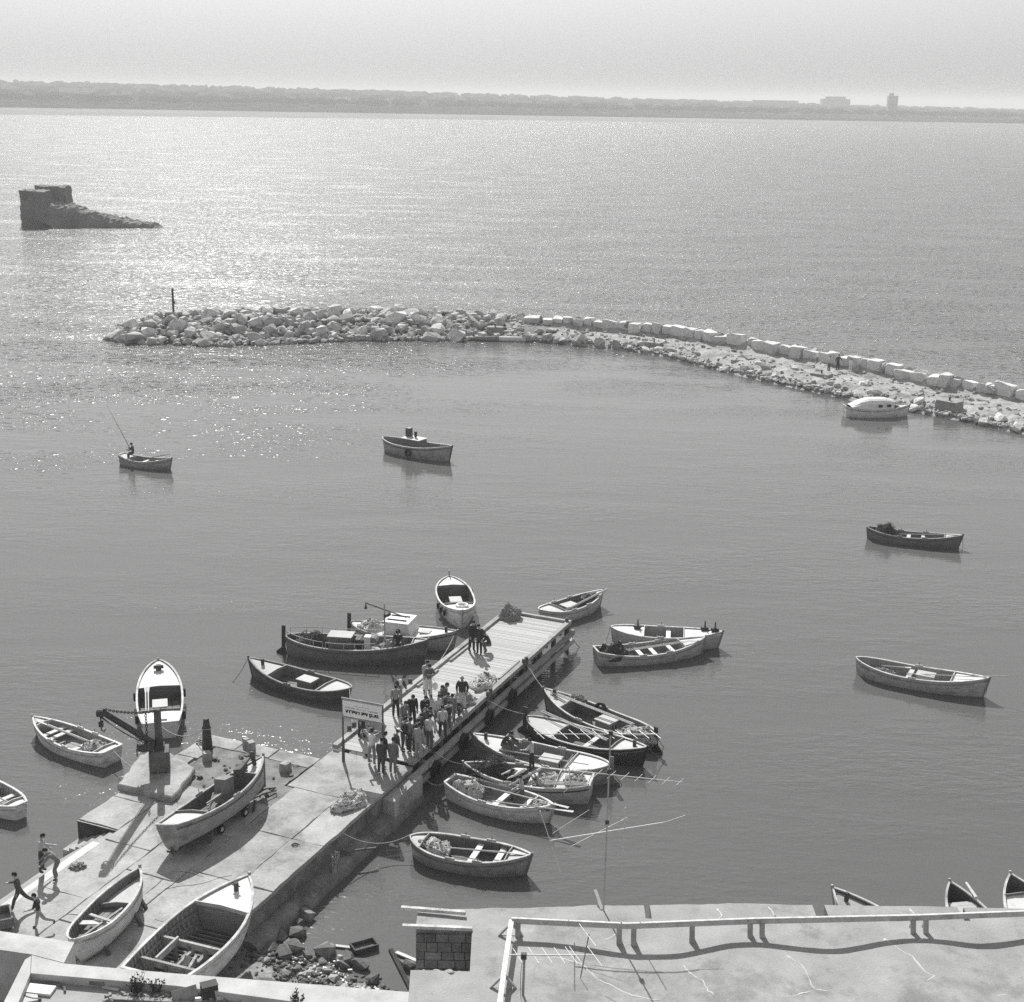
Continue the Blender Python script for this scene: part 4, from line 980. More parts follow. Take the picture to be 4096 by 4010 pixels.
boat(7, (1850, 2440), (1797, 2305), 2.1, 'white motor boat with hung tyres, bow pointing at the end of the pier', tone=.6, gun=.66, inside=.10, fore=.72, aft=.22, deck=.7, eng=.5, engc=.4, boot=.05, rud=.35, rudc=.25, ribs=6, hull=D(fb=1.15, fs=.95, fm=.78, tf=.7, stern='d', fe=2.4, fp=.7))
boat(8, (2412, 2356), (2157, 2440), 1.75, 'pale open motor boat with planks over its bow, off the pier head', tone=.42, gun=.6, inside=.14, aft=.28, fore=.82, deck=.5, eng=.46, boot=.2, ribs=7, locks=(.62, .38), hull=D(fb=.95, fs=.85, fm=.62, stern='d'))
boat(9, (2891, 2523), (2442, 2507), 1.8, 'double-ended boat with white decks and iron winches behind the net-laden rowing boat', tone=.34, gun=.6, inside=.24, fore=.66, aft=.3, deck=.72, boot=.04, bitt=.93, rail=.5, ribs=5, thw=(.52,), thwc=.7, locks=(.45,), hull=D(fb=.95, fs=.85, fm=.68, stern='d'))
boat(10, (2822, 2544), (2382, 2599), 1.85, 'grey rowing boat with a dark net heap astern and long oars aboard', 'rowing_boat', tone=.36, gun=.55, inside=.2, fore=.78, deck=.6, thw=(.4, .52, .68), thwc=.62, boot=.06, ribs=9, locks=(.38, .62), hull=D(fb=.95, fs=.78, tf=.5))
boat(11, (3851, 2139), (3465, 2107), 1.6, 'grey open boat with a mound of rope astern, alone in the middle of the harbour', tone=.15, gun=.36, inside=.13, fore=.82, deck=.55, boot=.05, thw=(.45, .6), ribs=9, locks=(.36, .62), hull=D(fb=.92, fs=.82, fm=.55, stern='d'))
boat(12, (3959, 2709), (3422, 2630), 1.9, 'pale grey boat with slatted floor and white foredeck, anchored alone', tone=.36, gun=.66, inside=.2, fore=.74, deck=.66, thw=(.42,), boot=.06, eng=.54, engc=.5, ribs=11, locks=(.46,), bitt=None, hull=D(fb=1.05, fs=.85, fm=.6, stern='d'))
boat(13, (2176, 2750), (2619, 2936), 2.0, 'weathered boat with long poles aboard and a heaped net astern, tied to the pier', tone=.20, gun=.55, inside=.13, fore=.76, deck=.5, eng=.42, engc=.2, boot=.03, ribs=8, bitt=.9, rud=.35, locks=(.55,), hull=D(fb=1.05, fs=.85, fm=.62, stern='d'))
boat(14, (2589, 2985), (2106, 2866), 1.95, 'black-hulled boat with painted numbers, lying between two tied boats', tone=.035, gun=.5, inside=.10, fore=.76, aft=.3, deck=.5, boot=.02, rud=.45, ribs=7, bitt=.9, rail=.12, thw=(.55,), hull=D(fb=1.0, fs=.85, fm=.6, stern='d'))
boat(15, (1890, 2931), (2441, 3060), 2.05, 'long grey boat with white decks and a man seated on its foredeck', tone=.30, gun=.64, inside=.17, fore=.76, aft=.27, deck=.62, eng=.42, engc=.35, boot=.05, rud=.4, rudc=.2, ribs=8, bitt=.9, locks=(.66, .4), hull=D(fb=1.05, fs=.9, fm=.66, stern='d'))
boat(16, (1855, 3047), (2368, 3120), 1.95, 'pale boat carrying a huge dark rope coil and tangled nets beside the pier', tone=.36, gun=.55, inside=.2, fore=None, aft=.26, deck=.5, boot=.035, ribs=9, thw=(.46,), rail=.05, locks=(.6,), hull=D(fb=.95, fs=.9, fm=.68, tf=.62))
boat(17, (2217, 3217), (1799, 3114), 1.8, 'small white rowing boat with a pale net heap, a boy perched on its side', 'rowing_boat', tone=.55, gun=.66, inside=.22, thw=(.5, .74), fore=.8, deck=.5, boot=.05, ribs=9, locks=(.42,), rail=.4, thwc=.66, hull=D(fb=.85, fs=.75, fm=.58, tf=.5))
boat(18, (2126, 3414), (1639, 3344), 1.85, 'grey rowing boat with pale nets in one end, floating off the rubble shore', 'rowing_boat', tone=.26, gun=.55, inside=.10, thw=(.54, .74), fore=.82, deck=.5, aft=.12, boot=.06, ribs=9, locks=(.4, .62), thwc=.55, hull=D(fb=.88, fs=.76, fm=.58, stern='d'))
boat(22, (687, 1830), (485, 1816), 1.6, 'small rowing boat carrying a lone angler', 'rowing_boat', tone=.3, gun=.55, inside=.18, aft=.22, deck=.5, thw=(.45, .65), boot=.03, ribs=6, hull=D(fb=.95, fs=.78, stern='t', tf=.5))
boat(23, (1809, 1782), (1532, 1747), 2.3, 'stout motor boat with a box wheelhouse and one tyre, anchored in open harbour', tone=.30, gun=.62, inside=.14, fore=None, floor=.4, floorc=.55, boot=.04, ribs=10, rail=.05, stem=.08, hull=D(fb=1.3, fs=1.05, fm=.85, kd=.5, stern='d', rake=.4))
boat(24, (3640, 1616), (3378, 1623), 2.0, 'white boat under a long canvas cabin top, moored against the breakwater stones', tone=.62, gun=.5, inside=.3, fore=.82, deck=.6, boot=.3, rail=.1, ribs=3, hull=D(fb=1.1, fs=1.0, fm=.75, stern='t', tf=.6))
# boats behind the roof edge
def fboat(key, bow, ang, L, beam, label, **k):
    hullk = k.pop('hull', {}); fb = hullk.get('fb', .95); a = at(bow[0], bow[1], fb+.06); d_ = V((math.cos(ang), math.sin(ang), 0))
    hl = Hull(L, beam, **hullk); c = a-d_*(L/2); root = build_boat('fishing_boat', hl, c, ang, k, label); BOATS[key] = (root, hl, c, ang, 0.0)
fboat(25, (3332, 3546), R(128), 4.6, 1.75, 'pale boat with a grey foredeck and mooring bitt just beyond the roof edge', tone=.55, gun=.62, fore=.66, deck=.4, bitt=.86, inside=.1, ribs=4, deckdrop=.12)
fboat(26, (3800, 3521), R(100), 4.6, 1.7, 'pale boat with an open dark bow locker beyond the roof edge', tone=.5, gun=.55, fore=None, aft=None, inside=.06, ribs=4, thw=(.8,), thwc=.4)
fboat(27, (4042, 3490), R(97), 5.2, 2.1, 'white boat with a bright deck and rudder post beyond the roof edge', tone=.62, gun=.66, fore=None, aft=.8, inside=.08, deck=.7, ribs=4, hull=D(fb=1.0))
for k, (ta, tb, dz) in {26: (.5, .80, .12)}.items():
    root, hl, c, ang, z0 = BOATS[k]; q = MB(); P = []
    for t in (.45, .6, .7, .8): z = hl.sh(t)-.12; P += [(hl.X(t), -hl.hw(t, z)+.03, z), (hl.X(t), hl.hw(t, z)-.03, z)]
    q.add(P, [[0, 1, 3, 2], [2, 3, 5, 4], [4, 5, 7, 6]]); q.build('mid_deck', deckp(.5), root)
# boats on the quay
boat(19, (1068, 3026), (676, 3303), 1.9, 'heavy grey boat propped on a small wheeled trolley on the quay', z0=1.98, roll=R(-13), zb=2.85, zs=2.7, tone=.24, gun=.42, inside=.09, fore=.78, aft=.24, deck=.5, boot=.06, bootrow=4, bitt=.9, ribs=8, rail=.1, locks=(.5,), hull=D(fb=.85, fs=.70, fm=.5, kd=.34, tf=.5))
boat(20, (571, 3477), (300, 3766), 1.55, 'peeling pale rowing boat lying on the quay beside the whitewashed wall', 'rowing_boat', z0=1.78, roll=R(-10), zb=2.4, zs=2.35, tone=.42, gun=.6, inside=.13, fore=.62, deck=.5, deckdrop=.3, thw=(.34,), thwc=.5, boot=.35, ribs=12, ribw=.05, ribc=.22, rail=.3, hull=D(fb=.66, fs=.6, fm=.46, kd=.34, stern='d'))
boat(21, (995, 3494), (598, 3905), 2.5, 'big gutted open hull with white foredeck lying on the quay edge', z0=1.93, zb=3.0, zs=2.75, tone=.5, gun=.62, inside=.15, fore=.70, deck=.72, bitt=.86, boot=.3, ribs=17, ribw=.055, ribc=.34, floor=-.2, floorc=.11, coam=.4, rail=.45, thwc=.35, hull=D(fb=1.0, fs=.85, fm=.7, kd=.5, tf=.8, tm=.42))

def sub(key, mb, name, m, smooth=False, under=None): return mb.build(name, m, under or BOATS[key][0], smooth)
# extras: boat 5 (mast, rails, engine gear)
h5 = BOATS[5][1]; q = MB(); x = h5.X(.70); q.tube([(x, 0, .45), (x, 0, 3.1), (x, 0, 3.12)], [.05, .04, .03], 8); ms_ = sub(5, q, 'mast', mat('mast_paint', .4))
q = MB(); q.box((x+.05, 0, 2.45), (.16, .2, .14)); q.tube([(x, -.2, 2.3), (x, .2, 2.35)], .02, 5); q.tube([(x+.14, 0, 2.4), (x+.3, 0, 2.55)], [.05, .1], 8); sub(5, q, 'mast_lamp', m_iron, under=ms_)
for sd_ in (1, -1):
    for seg in ((.03, .30), (.32, .66)):
        q = MB(); pts = []
        for i in range(9):
            t = seg[0]+(seg[1]-seg[0])*i/8; c = h5.o(t, h5.sh(t), sd_, -.03); pts.append(c+V((0, 0, .36)))
        q.tube(pts, .022, 5)
        for i in (0, 3, 6, 8): q.tube([pts[i]-V((0, 0, .36)), pts[i]], .018, 5)
        sub(5, q, 'guard_rail', mat('rail_paint', .45))
q = MB(); q.box((h5.X(.40), -.1, .85), (1.2, .85, .8)); ec_ = sub(5, q, 'engine_casing', paint(.14)); q = MB(); q.box((h5.X(.40), -.1, 1.28), (1.3, .95, .06)); sub(5, q, 'casing_lid', paint(.22), under=ec_)
q = MB(); q.box((h5.X(.53), .1, .8), (.5, .5, .55)); q.tube([(h5.X(.53), -.35, .95), (h5.X(.53), .45, .95)], .2, 12); sub(5, q, 'winch', m_iron, False)
q = MB(); q.box((h5.X(.585), -.05, .9), (.34, .42, .75)); sub(5, q, 'locker', deckp(.6)); q = MB(); q.tube([(h5.X(.62), -.2, 1.0), (h5.X(.62), .3, 1.0)], .25, 12); sub(5, q, 'net_drum', wood(.2))
# boat 6 cabin, boom, hatch
h6 = BOATS[6][1]; q = MB(); xa, xb = h6.X(.36), h6.X(.60)
q.loft([[(xa, -.72, .55), (xb+.12, -.72, .55), (xb+.12, .72, .55), (xa, .72, .55)], [(xa+.02, -.66, 1.38), (xb-.14, -.66, 1.38), (xb-.14, .66, 1.38), (xa+.02, .66, 1.38)]]); cab_ = sub(6, q, 'cabin', deckp(.66))
q = MB(); q.box(((xa+xb)/2-.06, 0, 1.41), (xb-xa-.02, 1.45, .06)); sub(6, q, 'cabin_roof', deckp(.74), under=cab_)
for y in (-.35, .3):
    q = MB(); q.bar((xa+.1, y, 1.47), (xb-.3, y, 1.47), .06, .05); sub(6, q, 'roof_rail', wood(.1), under=cab_)
q = MB(); q.tube([((xa+xb)/2+.1, -.80, .98), ((xa+xb)/2+.1, -.66, .98)], .11, 14); sub(6, q, 'porthole', m_black, under=cab_)
q = MB(); q.tube([(xb-.4, -.05, 1.55), (h6.X(.14), .1, 2.05)], .035, 7); sub(6, q, 'boom', wood(.07)); q = MB(); q.tube([(h6.X(.14)+.02, .1, 2.0), (h6.X(.14)+.02, .1, 1.72)], [.02, .09], 8); sub(6, q, 'tackle_block', m_iron)
q = MB(); q.box((h6.X(.71), 0, h6.sh(.71)+.03), (.55, .5, .08)); sub(6, q, 'hatch', deckp(.4))
# boat 7 deck ring, 8 etc.
h7 = BOATS[7][1]
q = MB(); q.tube([(h7.X(.82)+.3*math.cos(a), .12+.3*math.sin(a), h7.sh(.82)+.06) for a in [i*math.pi/8 for i in range(16)]], .085, 8, loop=True); o = sub(7, q, 'life_ring', deckp(.7), True)
# boat 9 winches
h9 = BOATS[9][1]
for t, y in ((.24, .3), (.84, .35), (.93, .1)):
    q = MB(); z = h9.sh(t); q.box((h9.X(t), y, z+.08), (.34, .26, .24)); q.tube([(h9.X(t)+.02, y, z+.1), (h9.X(t)+.02, y, z+.55)], [.06, .03], 6); q.tube([(h9.X(t)-.22, y, z+.12), (h9.X(t)+.22, y, z+.12)], .07, 8); sub(9, q, 'winch', m_iron)
# boat 3: propeller-like windlass on foredeck, stern slot, side fenders
h3 = BOATS[3][1]; q = MB(); q.box((h3.X(.86), 0, h3.sh(.86)+.12), (.2, .26, .3)); q.tube([(h3.X(.86), -.24, h3.sh(.86)+.16), (h3.X(.86), .24, h3.sh(.86)+.16)], .09, 10); sub(3, q, 'windlass', m_iron)
q = MB(); q.box((h3.X(.05), .0, h3.sh(.05)+.0), (.14, .6, .06)); sub(3, q, 'deck_slot', m_black)
# boat 23 wheelhouse
h23 = BOATS[23][1]; xc = h23.X(.47)
q = MB(); q.loft([[(xc-1.0, -.62, .4), (xc+.95, -.62, .4), (xc+.95, .62, .4), (xc-1.0, .62, .4)], [(xc-.96, -.55, 1.35), (xc+.75, -.55, 1.35), (xc+.75, .55, 1.35), (xc-.96, .55, 1.35)]]); wh_ = sub(23, q, 'wheelhouse', paint(.12))
q = MB(); q.box((xc-.1, 0, 1.38), (1.85, 1.25, .06)); sub(23, q, 'wheelhouse_roof', deckp(.5), under=wh_)
q = MB(); q.box((xc-.8, .25, 1.75), (.42, .42, .72)); sub(23, q, 'exhaust_box', paint(.08), under=wh_); q = MB(); q.tube([(xc+.0, .1, 1.4), (xc, .1, 1.55), (xc, .1, 1.95)], [.05, .13, .12], 8); sub(23, q, 'lamp', m_iron)
for k in (0, .3): q = MB(); q.bar((h23.X(.2)+k, -.3, .5), (h23.X(.33)+k, .05, .5), .12, .12); sub(23, q, 'deck_timber', wood(.08))
# boat 24 canopy
h24 = BOATS[24][1]; q = MB(); rings = []
for t, w_, h_ in ((.08, .80, .12), (.22, .92, .75), (.34, .95, 1.02), (.6, .9, 1.0), (.72, .8, .75)):
    z = h24.sh(t); rings.append([V((h24.X(t), w_*math.cos(a), z+h_*max(0, math.sin(a))**.6)) for a in [math.pi*i/8 for i in range(9)]])
q.loft(rings, 0, False, False); cn_ = sub(24, q, 'canvas_canopy', deckp(.72), False)
q = MB(); q.loft([[V((h24.X(.34)+.02, .9*s_, h24.sh(.34))) for s_ in (-1, 1)], [V((h24.X(.34)+.02, .7*s_, h24.sh(.34)+.82)) for s_ in (-1, 1)]], 0, False, False); sub(24, q, 'cabin_bulkhead', paint(.1))
for t in (.5, .63):
    q = MB(); q.box((h24.X(t), .93, h24.sh(t)+.36), (.36, .06, .24)); sub(24, q, 'window', m_black, under=cn_); q = MB(); q.box((h24.X(t), -.93, h24.sh(t)+.36), (.36, .06, .24)); sub(24, q, 'window', m_black, under=cn_)
# boat 19 trolley, propeller, cargo boxes
r19, h19, c19, a19, z19 = BOATS[19]
tr = thing('boat_trolley', (c19.x, c19.y, QZ), a19, 'small iron boat trolley with a drawbar under the propped grey boat', 'trolley')
for y in (-.3, .3): MB().bar((-1.2, y, .2), (1.3, y, .2), .07, .07).build('frame_rail', m_iron, tr)
for x in (-.75, .75):
    MB().tube([(x, -.55, .18), (x, .55, .18)], .035, 6).build('axle', m_iron, tr)
    MB().box((x, 0, .24), (.18, .7, .06)).build('chock', wood(.1), tr)
    for y in (-.55, .55):
        w_ = MB(); w_.tube([(x, y-.05, .18), (x, y+.05, .18)], .18, 14); wo_ = w_.build('wheel', m_black, tr); MB().tube([(x, y-.056, .18), (x, y+.056, .18)], .09, 10).build('hub', m_ironpale, wo_)
q = MB(); q.tube([(1.3, -.25, .3), (2.3, -.35, .22), (2.9, -.5, .12), (3.1, -.35, .12), (2.7, -.15, .2), (1.3, .1, .3)], .03, 6); q.build('drawbar', m_iron, tr)
q = MB()
for k in range(3):
    a = 2*math.pi*k/3; q.add([V((h19.X(0)-.05, 0, -.3))+V((0, r_*math.cos(a+o_), r_*math.sin(a+o_))) for r_, o_ in ((.03, -.6), (.2, -.35), (.22, .2), (.03, .6))], [[0, 1, 2, 3]])
q.tube([(h19.X(0)-.12, 0, -.3), (h19.X(0)+.2, 0, -.3)], .04, 8); sub(19, q, 'propeller', m_iron)
q = MB(); q.box((h19.X(.56), .1, .62), (.6, .5, .95), .1); o = sub(19, q, 'upright_box', wood(.2)); o.rotation_euler = (.1, .15, 0)
q = MB(); q.box((h19.X(.78), .12, h19.sh(.78)+.22), (.75, .3, .26), .3); sub(19, q, 'winch_frame', wood(.08)); q = MB(); q.tube([(h19.X(.7), .1, .75), (h19.X(.9), .0, 1.15)], .04, 6); q.box((h19.X(.9), 0, 1.15), (.12, .16, .3)); sub(19, q, 'post', wood(.1))
for k in range(4): q = MB(); q.bar((h19.X(.3)+.1*k, -.5+.1*k, .45+.05*k), (h19.X(.5), .2-.15*k, .62), .07, .05); sub(19, q, 'loose_board', wood(.12+.05*k))
for t, y in ((.25, -.62), (.7, -.6)):
    p = bp(19, t, y, 0); MB_ = MB(); MB_.bar((p.x, p.y, QZ), (p.x+.05, p.y+.2, 1.8), .1, .1); tag(MB_.build('shore_prop', wood(.12)), 'timber prop wedged under the hull of the boat on the trolley', 'prop', 'props under the hauled-out boats')
# boat 20/21 props and inner structure of the gutted hull
h20 = BOATS[20][1]; q = MB(); q.bar((h20.X(.08), .1, .35), (h20.X(.52), -.45, .35), .09, .06); sub(20, q, 'stringer', wood(.3)); q = MB(); q.bar((h20.X(.3), -.66, .44), (h20.X(.42), .5, .40), .1, .05); sub(20, q, 'loose_oar', wood(.36))
for t, y in ((.82, -.35), (.6, -.7), (.2, -.5)):
    p = bp(20, t, y, 0); q = MB(); q.bar((p.x+.15, p.y-.05, QZ), (p.x-.1, p.y, 1.85), .12, .1); tag(q.build('shore_prop', wood(.1)), 'wooden block propping the peeling rowing boat on the quay', 'prop', 'props under the hauled-out boats')
h21 = BOATS[21][1]
for z in (.1, .42):
    for sd_ in (1, -1):
        q = MB(); q.loft([[V((h21.X(t), sd_*(h21.hw(t, z)-.10-k*.04), z+j*.05)) for k, j in ((0, -1), (1, -1), (1, 1), (0, 1))] for t in [.06+.62*i/12 for i in range(13)]]); sub(21, q, 'stringer', wood(.26))
for t, z, c in ((.40, .42, .36), (.18, .48, .3)):
    hw = h21.hw(t, z)-.08; q = MB(); q.box((h21.X(t), 0, z), (.1, 2*hw, .22)); sub(21, q, 'cross_frame', wood(c))
    for y in (-.5, .1, .6): q = MB(); q.box((h21.X(t)-.07, y, z-.3), (.07, .12, .62)); sub(21, q, 'stanchion', wood(.22))
q = MB(); q.box((h21.X(.30), .55, .5), (1.25, .07, .24)); sub(21, q, 'long_board', wood(.42)); q = MB(); q.box((h21.X(.30), -.05, .3), (1.3, .09, .12)); sub(21, q, 'long_board', wood(.3))
for t in [.10+.035*i for i in range(17)]:
    hw = max(.2, h21.hw(t, -.15)-.08); q = MB(); q.box((h21.X(t), 0, -.13), (.06, 2*hw, .08)); sub(21, q, 'floor_timber', wood(.2))
for y in (-.28, .28): q = MB(); q.box((h21.X(.3), y, -.03), (2.4, .12, .14)); sub(21, q, 'engine_bearer', wood(.26))
q = MB(); q.bar((h21.X(.14), -.45, .0), (h21.X(.24), -.45, .75), .16, .12); sub(21, q, 'broken_post', wood(.34)); q = MB(); q.bar((h21.X(.1), -.5, .1), (h21.X(.34), -.35, .35), .09, .07); sub(21, q, 'broken_rail', wood(.4))
for t, y in ((.8, .5), (.45, .9), (.8, -.5)):
    p = bp(21, t, y, 0); q = MB(); q.bar((p.x, p.y, QZ), (p.x, p.y, 1.9), .14, .12); tag(q.build('shore_prop', wood(.1)), 'wooden block under the big gutted hull on the quay', 'prop', 'props under the hauled-out boats')
# hull lettering
def hull_text(key, s, t, z, w_, h_, side, m):
    root, hl, c, ang, z0 = BOATS[key]; o = text(s[::-1], 0, 0, h_, w_, root, m, y=0, name='hull_number')
    p = hl.o(t, z, side, .02); p2 = hl.o(t+.05, z, side, .02); p3 = hl.o(t, z+.15, side, .02)
    ex = (p2-p).normalized()*(1 if side < 0 else -1); ez = (p3-p).normalized(); ey = ez.cross(ex).normalized(); ez = ex.cross(ey)
    o.matrix_local = Matrix.Translation(p) @ Matrix((ex, ey, ez)).transposed().to_4x4()
m_let = mat('hull_lettering', .3)
hull_text(14, '13-4.1217', .845, .62, .62, .11, -1, m_let)

# ------------------------------------------------------------------ nets, rope coils, oars, tyres, ropes
def net_heap(p, a, rx_, ry_, h, tone, label, seed, strands=90, coil=False, kind='fishing_net', cat='net', group=None):
    h *= .82; r = random.Random(seed); t = thing(kind, p, a, label, cat, group); q = MB(); NA, NR = 36, 12; P = []
    for j in range(NR+1):
        f = j/NR
        for i in range(NA):
            an = 2*math.pi*i/NA; d = V((math.cos(an), math.sin(an), 0)); nn = noise.noise(V((d.x*1.8+seed, d.y*1.8, f*2)))
            rr = math.sin(f*math.pi/2)**.8*(1+.42*nn*f); z = h*math.cos(f*math.pi/2)**1.05*(1+.75*noise.noise(V((d.x*2.6*f+seed*3, d.y*2.6*f, 4))))
            P.append(V((rx_*rr*d.x, ry_*rr*d.y, max(0, z)))+V((0, 0, .05*noise.noise(V((d.x*9*f, d.y*9*f, seed))) if j < NR else 0)))
    q.add(P, [[j*NA+i, j*NA+(i+1) % NA, (j+1)*NA+(i+1) % NA, (j+1)*NA+i][::-1] for j in range(NR) for i in range(NA)]); q.build('heap', netm(tone), t, True)
    s_ = MB()
    def surf(an, f):
        d = V((math.cos(an), math.sin(an), 0)); rr = math.sin(f*math.pi/2)**.8; nn = noise.noise(V((d.x*1.8+seed, d.y*1.8, f*2))); rr *= 1+.42*nn*f; return V((rx_*rr*d.x, ry_*rr*d.y, max(.01, h*math.cos(f*math.pi/2)**1.05*(1+.75*noise.noise(V((d.x*2.6*f+seed*3, d.y*2.6*f, 4)))))))
    if coil:
        for k in range(strands):
            an, f = r.uniform(0, 6.28), r.uniform(.05, .95); R0 = r.uniform(.12, .38); c = surf(an, f); nrm = (c-V((0, 0, -h*.4))).normalized(); ux = nrm.orthogonal().normalized(); uy = nrm.cross(ux); e = r.uniform(.5, 1); ph = r.uniform(0, 6.28)
            pts = [c+nrm*r.uniform(-.01, .06)+ux*R0*math.cos(b+ph)+uy*R0*e*math.sin(b+ph) for b in [i*.52 for i in range(r.randint(7, 12))]]
            s_.tube(pts, r.uniform(.012, .02), 4)
    else:
        for k in range(strands):
            an, f = r.uniform(0, 6.28), r.uniform(0, 1); pts = []
            for i in range(6):
                pts.append(surf(an, min(1, max(0, f)))*(1.0+r.uniform(-.01, .05))+V((0, 0, .015))); an += r.uniform(-.35, .35); f += r.uniform(-.12, .16)
            s_.tube(pts, r.uniform(.008, .018), 4)
    s_.build('rope_strands', netm(min(.6, tone*1.8)), t, kind='stuff')
    if not coil:
        c_ = MB()
        for k in range(strands//3):
            p_ = surf(r.uniform(0, 6.28), r.uniform(.1, 1)); c_.box(p_+V((0, 0, .02)), (.09, .06, .06), r.uniform(0, 6))
        c_.build('cork_floats', netm(.12 if tone > .2 else .3), t, kind='stuff')
    return t
def netin(key, t, y, z, rx_, ry_, h, tone, label, seed, **k):
    return net_heap(bp(key, t, y, z), BOATS[key][3], rx_, ry_, h, tone, label, seed, **k)
netin(1, .20, 0, .3, .75, .52, .5, .28, 'pale fishing net heaped in the stern of the white boat beside the crane', 1)
netin(5, .19, 0, .6, .95, .65, .62, .06, 'dark rope coils piled in the stern of the dark masted boat', 2, strands=60, coil=True, kind='rope_pile', cat='rope')
netin(5, .735, 0, .6, .55, .5, .55, .32, 'pale net bundle at the foot of the mast of the dark boat', 3)
netin(6, .20, 0, .6, .75, .6, .55, .5, 'white net piled behind the white cabin', 4)
netin(8, .80, 0, .72, .6, .32, .22, .10, 'dark net lying in the bow of the boat off the pier head', 5, strands=60)
netin(10, .16, .0, .3, .8, .7, .75, .055, 'dark brown net overflowing the stern of the grey rowing boat', 6, strands=110)
netin(11, .20, 0, .35, .72, .55, .75, .06, 'dark coiled rope mound in the boat alone in mid harbour', 7, strands=60, coil=True, kind='rope_pile', cat='rope')
netin(12, .22, 0, .2, .7, .45, .28, .15, 'low tangle of net and gear in the stern of the anchored pale grey boat', 8, strands=70)
netin(13, .13, .05, .35, .95, .62, .6, .38, 'pale net heaped in the stern of the boat with long poles', 9, strands=110)
netin(13, .74, -.55, .8, .5, .35, .22, .10, 'small dark net thrown over the edge of a grey foredeck', 10, strands=50)
netin(16, .80, 0, .25, .95, .78, 1.0, .045, 'huge dark rope coil filling the bow of a pale boat by the pier', 11, strands=85, coil=True, kind='rope_pile', cat='rope')
netin(16, .34, -.05, .35, .75, .7, .45, .30, 'mottled net and cork floats amidships beside a plank seat', 12, strands=110)
netin(16, .12, .1, .78, .5, .5, .22, .26, 'flat tangle of net on the stern of the boat with the rope coil', 13, strands=70)
netin(17, .17, .0, .25, .72, .62, .6, .42, 'pale net draped in the end of the white rowing boat with the perched boy', 14, strands=90)
netin(17, .88, 0, .62, .5, .35, .2, .30, 'small net with dark floats in the narrow bow of the white rowing boat', 15, strands=60)
netin(18, .20, 0, .3, .72, .55, .5, .48, 'white net bunched in one end of the boat floating off the rubble shore', 16, strands=90)
net_heap(uv(6.4, .75, PZ), QA, .85, .62, .5, .24, 'grey net heap with corks on the pier next to the bald man', 20)
net_heap(uv(8.9, .78, PZ), QA+.1, .95, .55, .42, .46, 'pale net heap lying by the edge strip of the pier', 21)
net_heap(uv(17.8, 3.2, PZ), QA, .62, .55, .72, .20, 'peaked grey net pile at the far corner of the pier', 22)
net_heap(uv(2.1, 3.2, PZ), QA, .75, .5, .75, .40, 'light netting bundle standing behind the harbour sign', 23)
net_heap(uv(-4.0, .75, QZ), QA-.3, .85, .5, .42, .46, 'pale net heap draped over the edge of the quay', 24)
net_heap(at(310, 3470, QZ), 0, .28, .2, .16, .3, 'small bundle of net dropped on the quay near the slipway edge', 25, strands=30)

def oar(a, b, label, r0=.028, blade=True, m=None, name='oar', cat='oar', group=None):
    a, b = V(a), V(b); t = thing(name, (a+b)/2, 0, label, cat, group); c = (a+b)/2; a, b = a-c, b-c
    MB().tube([a, a.lerp(b, .78 if blade else 1)], [r0*.8, r0], 6).build('shaft', m or m_pole, t)
    if blade: MB().bar(a.lerp(b, .76), b, .06, .025, w2=.15).build('blade', m or m_pole, t)
    return t
def oarin(key, t0, y0, z0, t1, y1, z1, label, **k): return oar(bp(key, t0, y0, z0), bp(key, t1, y1, z1), label, **k)
oarin(1, .30, -.05, .62, .92, .15, .82, 'long pale oar lying down the white boat beside the crane', r0=.06)
oarin(2, .15, 0, .45, .8, .25, .7, 'oar lying in the drifting pale rowing boat', r0=.04)
for y in (.52, .64): oarin(3, .2, y, .75, .58, y, .85, 'white oar stowed along the cockpit of the white motor boat', r0=.035, group='oars in the white motor boat behind the crane')
oarin(8, .35, -.35, .55, 1.0, -.35, 1.08, 'wide plank jutting over the bow of the boat off the pier head', r0=.07, blade=False, name='plank', cat='plank')
for y in (-.1, .05): oarin(10, .18, y, .55, .92, y-.25, .95, 'long oar laid across the thwarts of the net-laden grey rowing boat', r0=.035, group='oars in the grey rowing boat')
oarin(11, .35, -.2, .6, .97, .1, .92, 'pale oar laid along the boat alone in mid harbour', r0=.035)
oarin(12, .4, -.15, .55, .98, -.1, 1.1, 'long pole lying from amidships to the bow of the anchored pale grey boat', r0=.03, blade=False, name='pole', cat='pole')
oarin(12, .2, .1, .62, .42, .2, .75, 'pale oar blade resting on net in the anchored pale grey boat', r0=.035)
oarin(12, .95, .15, 1.05, 1.13, .25, 1.25, 'short pale pole poking out past the bow of the anchored pale grey boat', r0=.025, blade=False, name='pole', cat='pole')
for y in (-.28, -.4): oarin(13, .2, y+.2, .85, .93, y+.35, 1.02, 'long pale pole laid lengthwise over the weathered tied boat', r0=.04, blade=False, name='pole', cat='pole', group='poles on the weathered tied boat')
for y in (0, .14): oarin(14, .05, .85-y, .92, .68, .1-y, .8, 'long pale pole slanting across the black-hulled boat', r0=.035, blade=False, name='pole', cat='pole', group='poles on the black-hulled boat')
oarin(15, .12, .55, .98, .75, .75, .95, 'long pole resting along the side of the grey boat with white decks', r0=.03, blade=False, name='pole', cat='pole')
for k in range(3): oarin(16, -.02+.02*k, .75-.1*k, 1.0, .34, .8-.14*k, .85, 'pale pole stowed along the stern of the rope-coil boat', r0=.03, blade=False, name='pole', cat='pole', group='poles on the rope-coil boat')
oarin(16, .42, -.6, .8, .55, .55, .75, 'wide pale plank laid across the rope-coil boat', r0=.08, blade=False, name='plank', cat='plank')
oarin(17, .25, .2, .7, 1.14, -.1, .98, 'pale oar reaching out past the bow of the small white rowing boat', r0=.03)
